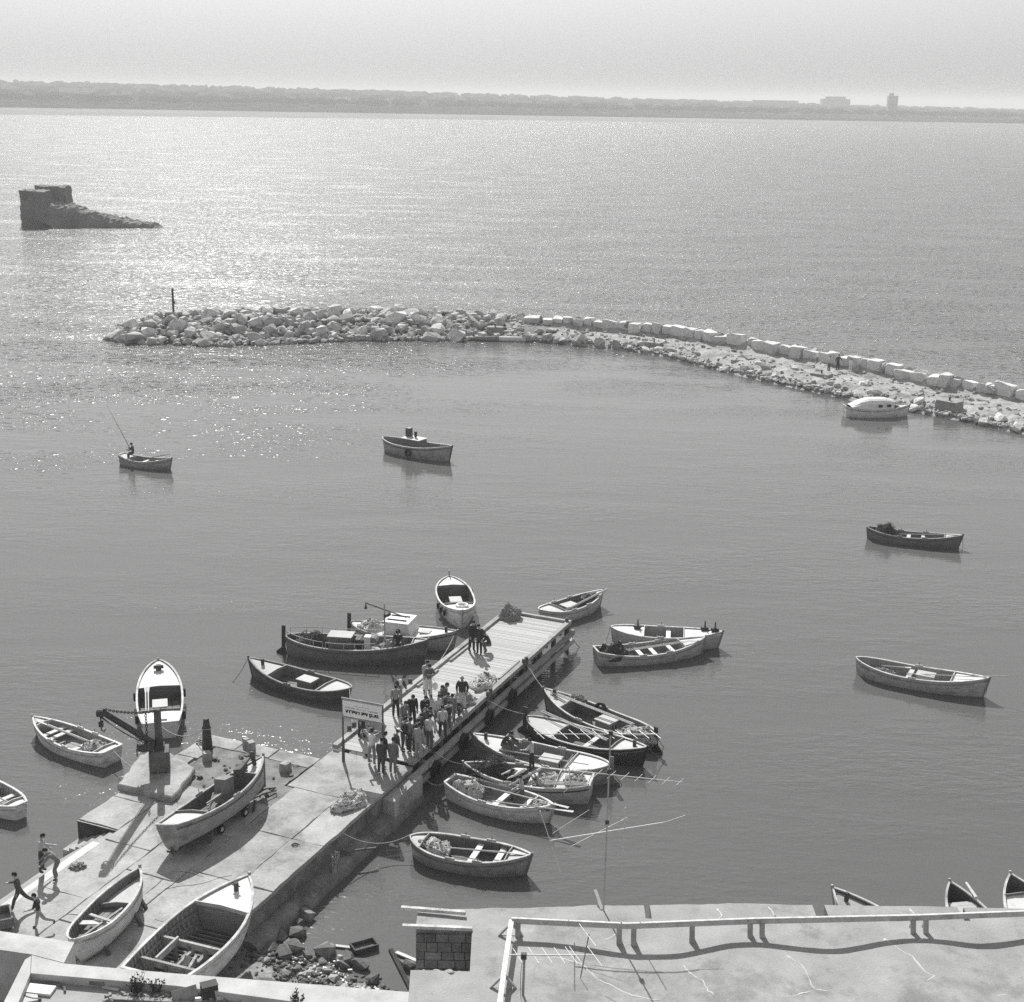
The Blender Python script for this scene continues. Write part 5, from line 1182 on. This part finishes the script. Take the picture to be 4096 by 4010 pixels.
oarin(17, .5, -.75, .7, 1.2, -.25, .95, 'pale oar resting on the side of the small white rowing boat', r0=.03)
oarin(18, .3, -.15, .62, .95, .0, .85, 'pale oar lying across both seats of the boat off the rubble shore', r0=.035)
oarin(22, .45, .3, .55, .85, .9, 1.0, 'dark oar propped up on the side of the small angling boat', r0=.03, m=wood(.08))
oar(at(3865, 3532, .9), at(3905, 3592, .9), 'pale plank floating upright between two boats beyond the roof edge', r0=.06, blade=False, name='plank', cat='plank')
# tyres on boats
def btyre(key, t, side, label, k=.75, z=.35):
    root, hl, c, ang, z0 = BOATS[key]; p = bp(key, t, side*(hl.hw(t, z)+.1), z); tyre(p, ang, label, k, group='tyre fenders on the boats')
for t, s_ in ((.18, 1), (.55, 1), (.2, -1), (.56, -1)): btyre(3, t, s_, 'black tyre hung on the side of the white motor boat behind the crane', .6, .5)
for t, s_ in ((.3, 1), (.62, -1), (.72, -1), (.8, -1)): btyre(7, t, s_, 'small black tyre hung on the white motor boat at the pier end', .5, .6)
btyre(23, .5, -1, 'single black tyre on the side of the stout anchored motor boat', .8, .45)
btyre(14, .62, -1, 'black tyre hung on the black hull with painted numbers', .62, .35)
btyre(13, .52, 1, 'black tyre hung outside the weathered boat with long poles', .62, .4)
o = tyre(bp(13, .55, -.62, .72), BOATS[13][3]+.3, 'black tyre lying against the inside of the weathered tied boat', .8, tilt=.5, group='tyre fenders on the boats')
# mooring ropes
def rope(a, b, drop, label, r=.018, m=None, n=12):
    q = MB(); q.tube(sag(a, b, drop, n), r, 5); return tag(q.build('mooring_rope', m or m_rope), label, 'rope', 'mooring ropes')
rope(bp(3, .0, .1, .8), uv(-2.2, 8.75, QZ+1.0), .55, 'slack rope from the white motor boat to the tall iron mooring post')
rope(bp(1, 0, 0, .7), uv(-5.2, 9.4, QZ), .25, 'rope from the boat beside the crane to the crane footing')
rope(bp(4, .02, 0, .8), uv(2.0, PWD+.1, PZ), .5, 'slack rope from the dark motor boat stern to the pier post')
rope(bp(4, 1, 0, 1.0), at(930, 2730, 0), .12, 'anchor rope falling from the bow of the dark motor boat', r=.014, m=m_ropedark)
rope(uv(PL-.1, .1, 1.5), at(2342, 2585, 0), .55, 'loose rope trailing from the pier head corner into the water', m=m_ropedark)
rope(uv(12.1, -.05, 1.6), bp(13, .97, .05, 1.0), .12, 'taut rope from the pier posts to the boat with long poles')
rope(uv(12.3, -.05, 1.6), bp(13, .93, .2, .95), .2, 'second rope running down to the foredeck of the boat with long poles', r=.012)
rope(uv(7.4, -.05, 1.5), bp(14, .0, 0, .95), .12, 'rope from the pier to the stern of the black-hulled boat')
rope(uv(1.8, -.1, 1.3), bp(16, .97, 0, .9), .15, 'rope from the pier beams to the rope-coil boat')
rope(uv(.2, -.4, .9), bp(17, .0, 0, .75), .35, 'slack rope from the quay corner to the small white rowing boat')
rope(uv(-6.0, -.1, 1.3), bp(18, 0, 0, .8), .4, 'slack rope from the quay wall to the boat off the rubble shore')
rope(bp(6, .98, 0, .95), uv(9.5, PWD, PZ), .25, 'rope from the cabin boat to the side of the pier')
rope(bp(14, 1, 0, 1.0), at(2662, 3045, 0), .08, 'anchor rope falling from the bow of the black-hulled boat', r=.014, m=m_ropedark)
rope(bp(13, 0, 0, .9), at(2655, 2988, 0), .06, 'anchor rope falling from the stern of the boat with long poles', r=.014, m=m_ropedark)
rope(bp(15, 0, .1, .9), at(2488, 3140, 0), .06, 'anchor rope falling from the stern of the grey boat with white decks', r=.014, m=m_ropedark)
rope(bp(12, 1, 0, 1.05), at(3940, 2790, 0), .04, 'anchor rope hanging from the bow of the pale grey boat anchored alone', r=.014)
rope(bp(11, 1, 0, .95), at(3852, 2185, 0), .03, 'anchor rope hanging from the bow of the rope-mound boat', r=.014, m=m_ropedark)
rope(bp(9, 0, 0, .9), at(2425, 2560, 0), .1, 'anchor rope falling from the stern of the boat with iron winches', r=.014, m=m_ropedark)
rope(bp(18, .98, 0, .9), at(2040, 3480, 0), .03, 'thin line slanting from the boat off the rubble shore into the water', r=.01)
for i, (u, v, R0) in enumerate(((-1.9, 9.2, .35), (-7.7, 1.0, .16))):
    q = MB(); c = uv(u, v, QZ+.02); q.tube([c+V((R0*(1-.03*k)*math.cos(k*.5), R0*.8*(1-.03*k)*math.sin(k*.5), .003*k)) for k in range(26)], .018, 5)
    tag(q.build('rope_coil', m_ropedark), ('loose rope coil on the ground beside the tall iron mooring post', 'small dark rope ring lying on the quay coping')[i], 'rope')
dg = thing('mooring_tangle', uv(-7.0, -.15, 1.0), QA, 'knot of old rope hanging on the quay wall', 'rope'); q = MB()
for k in range(14): q.tube([V((rs.uniform(-.2, .2), -.06, rs.uniform(-.1, .1))), V((rs.uniform(-.3, .3), -.2, rs.uniform(-.3, .0))), V((rs.uniform(-.5, .1), -.3, rs.uniform(-.75, -.3)))], .02, 5)
q.build('strands', m_rope, dg, kind='stuff')
wb = thing('wooden_crate', at(-30, 3712, QZ), R(25), 'shallow wooden fish crate standing on the slipway beside the running boys', 'crate')
for x, y, w_, d_ in ((-.62, 0, .06, .9), (.62, 0, .06, .9), (0, -.45, 1.2, .06), (0, .45, 1.2, .06)): MB().box((x, y, .32), (w_, d_, .34)).build('side_board', wood(.16), wb)
MB().box((0, 0, .17), (1.2, .86, .04)).build('bottom_board', wood(.3), wb)
for x, y in ((-.5, -.35), (.5, -.35), (-.5, .35), (.5, .35)): MB().box((x, y, .08), (.1, .1, .18)).build('leg', wood(.1), wb)

# ------------------------------------------------------------------ people
def fk(p):
    T = math.radians; ln = T(p.get('lean', 3)); td = V((0, math.sin(ln), math.cos(ln))); J = {}
    J['pel'] = V((0, 0, 0)); J['wai'] = td*.085; J['che'] = td*.20; J['nb'] = td*.305; l2 = T(p.get('lean', 3)*.75+p.get('nod', 12)); nd = V((0, math.sin(l2), math.cos(l2)))
    J['nk'] = J['nb']+nd*.035; J['hd'] = J['nk']+nd*.07+V((0, .008, 0)); J['hn'] = nd
    tw = T(p.get('twist', 0))
    for s, nm in ((-1, 'l'), (1, 'r')):
        J['sh'+nm] = td*.285+rz((s*.105, 0, 0), tw)
        pt, ab, el = p.get('arm'+nm, (4, 5, 14)); pt, ab, el = T(pt), T(ab), T(el)
        d1 = V((s*math.sin(ab), math.sin(pt)*math.cos(ab), -math.cos(pt)*math.cos(ab))); J['el'+nm] = J['sh'+nm]+d1*.165
        inn = T(p.get('in', 6)); d2 = V((s*math.sin(ab-inn), math.sin(pt+el), -math.cos(pt+el))).normalized(); J['wr'+nm] = J['el'+nm]+d2*.145; J['hdir'+nm] = d2
        J['hi'+nm] = V((s*.048, 0, -.015)); th, kn, sp = p.get('leg'+nm, (2, 4, 3)); th, kn, sp = T(th), T(kn), T(sp)
        e1 = V((s*math.sin(sp), math.sin(th)*math.cos(sp), -math.cos(th)*math.cos(sp))); J['kn'+nm] = J['hi'+nm]+e1*.235
        e2 = V((s*math.sin(sp)*.4, math.sin(th-kn), -math.cos(th-kn))).normalized(); J['an'+nm] = J['kn'+nm]+e2*.232
        ft = T(p.get('toe', 0)); fd = V((0, math.cos(th-kn)*1, math.sin(th-kn)*1)) if abs(th-kn) > .8 else V((0, 1, 0)); J['to'+nm] = J['an'+nm]+fd*.085+V((0, 0, -.018))
    if p.get('twist'):
        for k in ('shl', 'ell', 'wrl', 'shr', 'elr', 'wrr'): pass
    lo = min(J['anl'].z, J['anr'].z, J['tol'].z+.01, J['tor'].z+.01)-.036
    H = p['H']; off = V((0, 0, -lo))
    return {k: ((v+off)*H if not k.startswith('hdir') and k != 'hn' else v) for k, v in J.items()}
BONES = [('pel', 'wai'), ('wai', 'che'), ('che', 'nb'), ('nb', 'nk'), ('nk', 'hd')]+[(a+s if a != 'che' and a != 'pel' else a, b+s) for s in 'lr' for a, b in (('che', 'sh'), ('sh', 'el'), ('el', 'wr'), ('pel', 'hi'), ('hi', 'kn'), ('kn', 'an'), ('an', 'to'))]
RAD = dict(pel=.074, wai=.074, che=.086, nb=.050, nk=.032, hd=.03, sh=.046, el=.034, wr=.022, hi=.062, kn=.045, an=.034, to=.024)
def slot_of(a, b, p):
    if b in ('nk', 'hd'): return 0
    k = b[:2]
    if k in ('wa', 'ch', 'nb', 'sh', 'el'): return 1 if not (k == 'el' and p.get('sleeve', 1) < .5) else 0
    if k == 'wr': return 1 if p.get('sleeve', 1) >= 1 else 0
    if k in ('hi', 'kn'): return 2
    if k == 'an': return 0 if p.get('shorts') else 2
    return 3
PEOPLE = []
def add_person(label, p, head=None, base=0.0, face=0.0, pos=None, cat='person', group=None): PEOPLE.append((label, p, head, base, face, pos, group))
def ell(mb, c, r, m, X=V((1, 0, 0)), Y=V((0, 1, 0)), Z=V((0, 0, 1)), nu=10, nv=7, fn=None, sel=None):
    P = []; F = []
    for j in range(nv+1):
        th = math.pi*j/nv
        for i in range(nu):
            ph = 2*math.pi*i/nu; d = V((math.sin(th)*math.cos(ph), math.sin(th)*math.sin(ph), math.cos(th)))
            q = V((d.x*r[0], d.y*r[1], d.z*r[2]))
            if fn: q = fn(d, q)
            P.append(V(c)+X*q.x+Y*q.y+Z*q.z)
    for j in range(nv):
        for i in range(nu):
            f = [j*nu+i, j*nu+(i+1) % nu, (j+1)*nu+(i+1) % nu, (j+1)*nu+i]
            th = math.pi*(j+.5)/nv; ph = 2*math.pi*(i+.5)/nu; d = V((math.sin(th)*math.cos(ph), math.sin(th)*math.sin(ph), math.cos(th)))
            if sel is None or sel(d): F.append(f[::-1])
    mb.add(P, F, m)
def make_people():
    tmp = []
    for i, rec in enumerate(PEOPLE):
        p = rec[1]; J = fk(p); names = sorted({n for b in BONES for n in b}); names.remove('pel'); names = ['pel']+names; idx = {n: k for k, n in enumerate(names)}
        me = bpy.data.meshes.new('body'); me.from_pydata([J[n] for n in names], [(idx[a], idx[b]) for a, b in BONES], [])
        o = bpy.data.objects.new('tmp_body', me); COL.objects.link(o)
        sk = o.modifiers.new('s', 'SKIN'); sk.use_smooth_shade = True; sk.branch_smoothing = .3
        fat = p.get('fat', 1.0)
        for k, n in enumerate(names):
            r = RAD[n[:2] if n[-1] in 'lr' and n[:-1] in RAD else n]*p['H']*(fat if n in ('pel', 'wai', 'che') else 1.0); cl = p.get('coat', 1.0)
            if n[:2] in ('sh', 'el', 'ch', 'wa') or n in ('che', 'wai'): r *= cl
            wx = 1.22 if n in ('pel', 'wai', 'che') else 1.0
            me.skin_vertices[0].data[k].radius = (r*wx, r*(.80 if wx > 1 else 1)); me.skin_vertices[0].data[k].use_root = (k == 0)
        ss = o.modifiers.new('b', 'SUBSURF'); ss.levels = 1; ss.render_levels = 1
        tmp.append((o, J))
    bpy.context.view_layer.update(); dg = bpy.context.evaluated_depsgraph_get()
    for (o, J), (label, p, head, base, face, pos, group) in zip(tmp, PEOPLE):
        me = bpy.data.meshes.new_from_object(o.evaluated_get(dg)); H = p['H']; q = MB()
        segs = [(J[a], J[b], slot_of(a, b, p), .05*H) for a, b in BONES]
        for f in me.polygons:
            c = f.center; best = None
            for a, b, s, _ in segs:
                ab = b-a; t = max(0, min(1, (c-a).dot(ab)/ab.length_squared)); d = (c-(a+ab*t)).length
                if best is None or d < best[0]: best = (d, s)
            q.f.append(list(f.vertices)); q.m.append(best[1])
        q.v = [tuple(v.co) for v in me.vertices]
        bpy.data.meshes.remove(me)
        # head with brow, nose, chin, ears, eyes, mouth
        nd = J['hn'].normalized(); X = V((1, 0, 0)); Y = nd.cross(X).normalized(); Y = -Y if Y.y < 0 and nd.z > 0 else Y; Y = (V((0, 1, 0))-nd*nd.y).normalized() if abs(nd.y) < .98 else V((0, 0, -1)); X = Y.cross(nd)
        hc = J['hd']
        def hf(d, v):
            k = 1-.28*max(0, -d.z-.1); v = V((v.x*k, v.y*k, v.z))
            if d.y > .8 and abs(d.x) < .35 and -.35 < d.z < .1: v.y *= 1.18
            if d.z < -.55 and d.y > .2: v.y *= 1.08
            return v
        hr = (.047*H, .057*H, .068*H); ell(q, hc, hr, 0, X, Y, nd, 14, 10, hf)
        for s in (-1, 1):
            ell(q, hc+X*(s*.047*H)-Y*.004*H-nd*.004*H, (.008*H, .013*H, .019*H), 0, X, Y, nd, 6, 4)
            ell(q, hc+X*(s*.019*H)+Y*.049*H+nd*.006*H, (.008*H, .006*H, .005*H), 4, X, Y, nd, 6, 4)
        ell(q, hc+Y*.050*H-nd*.034*H, (.016*H, .006*H, .004*H), 4, X, Y, nd, 6, 4)
        # hands: palm, four fingers with a knuckle bend, thumb off the side
        for s, nm in ((-1, 'l'), (1, 'r')):
            w0 = J['wr'+nm]; d = J['hdir'+nm].normalized(); sx = d.cross(V((0, 0, 1))); sx = sx.normalized() if sx.length > .2 else V((0, 1, 0)); up = sx.cross(d)
            q.bar(w0-d*.01*H, w0+d*.055*H, .045*H, .018*H, 0, up=up, w2=.05*H, h2=.016*H)
            for k, L in enumerate((.036, .043, .045, .038)):
                b = w0+d*.053*H+sx*((k-1.5)*.0125*H); m_ = b+d*L*.55*H-up*.004*H; e = m_+d*L*.35*H-up*L*.45*H
                q.tube([b, m_, e], [.0062*H, .0058*H, .0045*H], 5, 0)
            b = w0+d*.018*H+sx*(s*-.022*H); q.tube([b, b+d*.022*H+sx*(s*-.016*H), b+d*.042*H+sx*(s*-.014*H)-up*.006*H], [.0075*H, .007*H, .005*H], 5, 0)
        loc = V((0, 0, base))
        if pos is None:
            top = hc+nd*.068*H; tw = rz(top, face-math.pi/2); w_ = at(head[0], head[1], base+top.z); loc = V((w_.x-tw.x, w_.y-tw.y, base))
        else: loc = V(pos)
        root = thing('person', loc, face-math.pi/2, label, 'person', group)
        bd = q.build('body', [m_skin, cloth(p.get('top', .1)), cloth(p.get('leg', .08)), m_shoe, m_hair], root, True)
        hq = MB(); hk = p.get('hair', 'dark')
        if hk != 'bald':
            ell(hq, hc+nd*.006*H-Y*.004*H, (.052*H, .062*H, .072*H), 0, X, Y, nd, 14, 10, None, lambda d: d.z > (.28 if d.y > .25 else (-.05 if d.y > -.2 else -.5)))
        else:
            ell(hq, hc, (.051*H, .060*H, .069*H), 0, X, Y, nd, 14, 10, None, lambda d: -.5 < d.z < .25 and d.y < .0)
        hq.build('hair', m_hairg if hk in ('grey', 'bald') else m_hair, root, True)
        if p.get('cap'):
            cq = MB(); ell(cq, hc+nd*.012*H, (.056*H, .066*H, .074*H), 0, X, Y, nd, 14, 10, None, lambda d: d.z > .2)
            cq.add([hc+nd*.03*H+Y*.055*H+X*(.05*H), hc+nd*.03*H+Y*.055*H-X*(.05*H), hc+nd*.02*H+Y*.11*H-X*(.035*H), hc+nd*.02*H+Y*.11*H+X*(.035*H)], [[0, 1, 2, 3]])
            cq.build('cap', cloth(p['cap']), root, True)
        if p.get('vest'):
            a, b = J['wai'], J['che']; vq = MB(); n = 12; td = (b-a).normalized(); yy = V((0, td.z, -td.y))
            vq.loft([[c+V((1, 0, 0))*(wx*H*math.cos(2*math.pi*i/n))+yy*(wy*H*math.sin(2*math.pi*i/n)) for i in range(n)] for c, wx, wy in ((J['pel']+td*.02*H, .100, .075), (a, .098, .072), (b, .112, .080), (b+td*.06*H, .10, .065))], 0, True, False)
            vq.build('waistcoat', cloth(p['vest']), root, True)
        bpy.data.objects.remove(o)
R_ = R
ST = dict(legl=(4, 6, 3), legr=(-3, 4, 3))
def S(H, top, leg, lean=4, nod=22, **k): d_ = dict(H=H, top=top, leg=leg, lean=lean, nod=nod, **ST); d_.update(k); return d_
G = 'people gathered on the pier'
PK_ = dict(arml=(-8, 16, 40), armr=(-8, 16, 40), **{'in': 26})
E_ = R_(-30)
add_person('youth in patterned pale shirt and white trousers at the back by the pier edge', S(1.66, .32, .55), (1712, 2644), PZ, R_(-60), group=G)
add_person('youth with folded arms in camouflage jacket and pale trousers', S(1.72, .10, .42, arml=(35, 10, 85), armr=(35, 10, 85), coat=1.1, **{'in': 60}), (1719, 2659), PZ, R_(-70), group=G)
add_person('bald man in dark cardigan and light trousers, hands in pockets', S(1.73, .035, .42, hair='bald', fat=1.2, coat=1.1, nod=14, **PK_), (1848, 2706), PZ, R_(-95), group=G)
add_person('stooping man in black coat and pale skullcap beside the pier edge', S(1.72, .02, .20, lean=55, nod=25, legl=(20, 25, 4), legr=(15, 20, 4), arml=(60, 8, 15), armr=(62, 8, 15), cap=.5, coat=1.3, fat=1.2), (1603, 2726), PZ, R_(-75), group=G)
add_person('boy in grey jersey and black trousers in front of the stooping man', S(1.62, .20, .025, nod=28), (1584, 2744), PZ, R_(-80), group=G)
add_person('youth in dark jacket turned sideways near the net heaps', S(1.64, .09, .06, nod=26), (1793, 2733), PZ, R_(-15), group=G)
add_person('short boy half hidden behind the youth turned sideways', S(1.5, .3, .1), (1773, 2743), PZ, R_(-30), group=G)
add_person('tall youth in long black coat seen from the front', S(1.68, .022, .03, coat=1.2, nod=32), (1654, 2783), PZ, R_(-70), group=G)
add_person('youth in black striped jersey with bowed head', S(1.6, .025, .08, nod=30), (1706, 2786), PZ, R_(-60), group=G)
add_person('boy in grey pullover standing behind the harbour sign netting', S(1.52, .15, .05, nod=26), (1625, 2807), PZ, R_(-55), group=G)
add_person('boy in white shirt and grey trousers in the middle of the crowd', S(1.6, .45, .12), (1761, 2779), PZ, R_(-40), group=G)
add_person('boy looking down between the white shirts', S(1.56, .12, .08, nod=32), (1795, 2773), PZ, R_(-55), group=G)
add_person('boy in grey cardigan close beside the edge beam of the pier', S(1.56, .17, .10, nod=30), (1810, 2779), PZ, R_(-80), group=G)
add_person('boy in dark waistcoat over a grey shirt', S(1.48, .22, .10, vest=.03), (1797, 2807), PZ, R_(-70), group=G)
add_person('boy in black crouching over fish at the pier edge', S(1.55, .022, .03, lean=62, nod=20, legl=(70, 95, 8), legr=(65, 92, 8), arml=(75, 5, 10), armr=(70, 5, 12)), (1836, 2818), PZ, R_(-70), group=G)
add_person('boy in black jersey huddled between taller boys', S(1.5, .03, .06, nod=30, lean=12), (1713, 2823), PZ, R_(-35), group=G)
add_person('youth bending forward with arms hanging at the crowd centre', S(1.62, .07, .05, lean=32, nod=26, arml=(35, 8, 10), armr=(38, 8, 10)), (1726, 2832), PZ, R_(-35), group=G)
add_person('boy in light pullover and black trousers seen from behind', S(1.56, .36, .025, legl=(10, 6, 5), legr=(-10, 8, 5)), (1769, 2820), PZ, R_(100), group=G)
add_person('small boy in dark top with face turned down', S(1.5, .05, .08, nod=35), (1690, 2856), PZ, R_(-30), group=G)
add_person('youth in pale shirt and dark trousers with his back turned', S(1.62, .40, .07, sleeve=1), (1724, 2854), PZ, R_(75), group=G)
add_person('youth in all pale grey suit with his back turned', S(1.64, .24, .24, coat=1.08), (1680, 2890), PZ, R_(70), group=G)
add_person('long-haired youth in dark jacket at the near side of the crowd', S(1.62, .03, .05, coat=1.1), (1626, 2868), PZ, R_(20), group=G)
add_person('boy in grey shirt beside the long-haired youth', S(1.58, .16, .04), (1646, 2869), PZ, R_(50), group=G)
add_person('boy in black shirt squeezed behind the pale grey suit', S(1.58, .03, .05, lean=10, nod=30), (1676, 2875), PZ, R_(60), group=G)
add_person('boy in white cap and dark jacket at the pier foot', S(1.58, .06, .07, cap=.7), (1597, 2915), PZ, R_(30), group=G)
add_person('boy in white T-shirt with both hands on his head', S(1.62, .55, .20, sleeve=.3, arml=(150, 55, 85), armr=(150, 55, 85), nod=5, legl=(4, 4, 8), legr=(-6, 6, 8), **{'in': 100}), (1489, 2912), QZ, R_(75), group=G)
add_person('youth in dark jacket behind two boys on the quay', S(1.62, .035, .05), (1545, 2926), QZ, R_(40), group=G)
add_person('boy in dark jersey and dark trousers standing on the quay with back turned', S(1.6, .045, .05, coat=1.05), (1529, 2950), QZ, R_(75), group=G)
add_person('boy in grey jacket and grey trousers standing on the quay with back turned', S(1.62, .12, .12, coat=1.1), (1575, 2948), QZ, R_(80), group=G)
add_person('person in dark clothes mostly hidden behind the harbour sign', S(1.66, .06, .03), None, PZ, R_(-40), pos=uv(1.35, 3.2, PZ), group=G)
add_person('man in dark jacket standing far out on the pier', S(1.74, .03, .035, coat=1.15), (1897, 2484), PZ, R_(-50), group=G)
add_person('man in black coat standing close behind the crouching figure', S(1.68, .025, .03, coat=1.15), (1913, 2499), PZ, R_(-110), group=G)
add_person('man in dark jacket crouching on the pier boards', S(1.7, .03, .09, lean=22, nod=25, legl=(100, 130, 12), legr=(95, 128, 12), arml=(45, 8, 40), armr=(45, 8, 40), coat=1.15), (1929, 2526), PZ, R_(190), group=G)
G2 = 'people in the boats'
SIT = dict(legl=(85, 80, 8), legr=(88, 84, 8))
p5 = bp(5, .80, -.05, .62)
add_person('man in dark jacket sitting in the bow of the masted boat', S(1.7, .03, .03, lean=18, nod=15, coat=1.15, **{**SIT, 'arml': (40, 10, 50), 'armr': (40, 10, 50)}), None, .62, R_(-100), pos=(p5.x, p5.y, .48), group=G2)
add_person('man in dark jersey hunched over work on a boat foredeck', S(1.7, .05, .12, lean=30, nod=25, coat=1.15, **{**SIT, 'arml': (45, 8, 30), 'armr': (45, 8, 30)}), (2052, 2930), .55, R_(-25), group=G2)
add_person('boy in pale shirt and black trousers standing up between two boats', S(1.5, .34, .025, nod=20, arml=(30, 8, 50), armr=(20, 8, 40)), (2116, 2953), .66, R_(160), group=G2)
add_person('man in white shirt bending double beside the rope coil', S(1.65, .5, .06, lean=82, nod=10, legl=(25, 25, 5), legr=(20, 22, 5), arml=(80, 8, 5), armr=(80, 8, 5)), (2043, 3084), .12, R_(215), group=G2)
add_person('boy in pale shirt perched on the side of the small white rowing boat', S(1.45, .30, .09, lean=8, nod=12, legl=(70, 62, 6), legr=(75, 68, 6), arml=(50, 8, 20), armr=(55, 8, 18)), (2077, 3103), .15, R_(195), group=G2)
G3 = 'boys playing by the slipway'
add_person('boy in light shirt with arm held out at the slipway', S(1.55, .34, .04, nod=20, armr=(75, 10, 10), arml=(20, 10, 20)), (175, 3335), QZ, R_(10), group=G3)
add_person('boy in grey jersey bending with hands on his knees', S(1.5, .14, .13, lean=42, nod=5, legl=(30, 40, 5), legr=(24, 36, 5), arml=(42, 8, 8), armr=(42, 8, 8)), (172, 3396), QZ, R_(200), group=G3)
add_person('boy in dark jersey running with long strides toward the slipway', S(1.5, .05, .05, lean=8, nod=6, legl=(28, 14, 3), legr=(-38, 22, 3), arml=(-30, 12, 50), armr=(30, 12, 50)), (53, 3490), QZ, R_(185), group=G3)
add_person('boy in black shirt and shorts running with bare legs', S(1.38, .025, .22, shorts=1, lean=8, nod=10, legl=(-36, 40, 3), legr=(14, 4, 3), arml=(20, 12, 60), armr=(-20, 12, 50), sleeve=.6), (131, 3575), QZ, R_(190), group=G3)
G4 = 'people walking on the breakwater'
add_person('person in light shirt and dark trousers walking on the breakwater', S(1.65, .4, .05, nod=10), (3323, 1424), 1.0, R_(-50), group=G4)
add_person('person in black with arms spread out on the breakwater', S(1.72, .03, .03, nod=10, arml=(0, 38, 20), armr=(0, 38, 20)), (3358, 1418), 1.0, R_(-60), group=G4)
add_person('person all in white standing against the breakwater blocks', S(1.5, .55, .5, nod=10), (3407, 1435), 1.0, R_(-70), group=G4)
p22 = bp(22, .2, 0, 0)
add_person('angler in dark coat sitting in a small rowing boat with a long rod', S(1.72, .04, .05, lean=6, nod=8, coat=1.15, legl=(80, 82, 8), legr=(86, 88, 8), arml=(30, 8, 70), armr=(40, 8, 65)), None, .62, R_(178), pos=(bp(22, .24, .0, 0).x, bp(22, .24, 0, 0).y, .42), group=G2)
make_people()
a_ = atY(520, 1795, p22.y); rodo = thing('fishing_rod', a_, 0, 'long dark fishing rod held up by the angler', 'fishing rod')
b_ = atY(425, 1620, p22.y+1.5)-a_; c_ = atY(528, 1800, p22.y)-a_
MB().tube([V((0, 0, 0)), b_*.35+V((0, 0, .05)), b_*.7+V((0, 0, .05)), b_], [.03, .022, .014, .006], 6).build('rod', m_iron, rodo)
MB().tube([V((0, 0, 0)), c_], [.03, .035], 6).build('grip', m_black, rodo)
pb = thing('plastic_bag', at(1741, 2745, PZ+.5), 0, 'pale plastic bag hanging beside the youth in the camouflage jacket', 'bag'); q = MB(); ell(q, (0, 0, 0), (.14, .09, .2), 0, nu=10, nv=7); q.build('bag_body', cloth(.6), pb, True); MB().tube([(0, 0, .18), (-.1, 0, .36), (-.16, 0, .42)], .012, 5).build('handle', cloth(.6), pb)
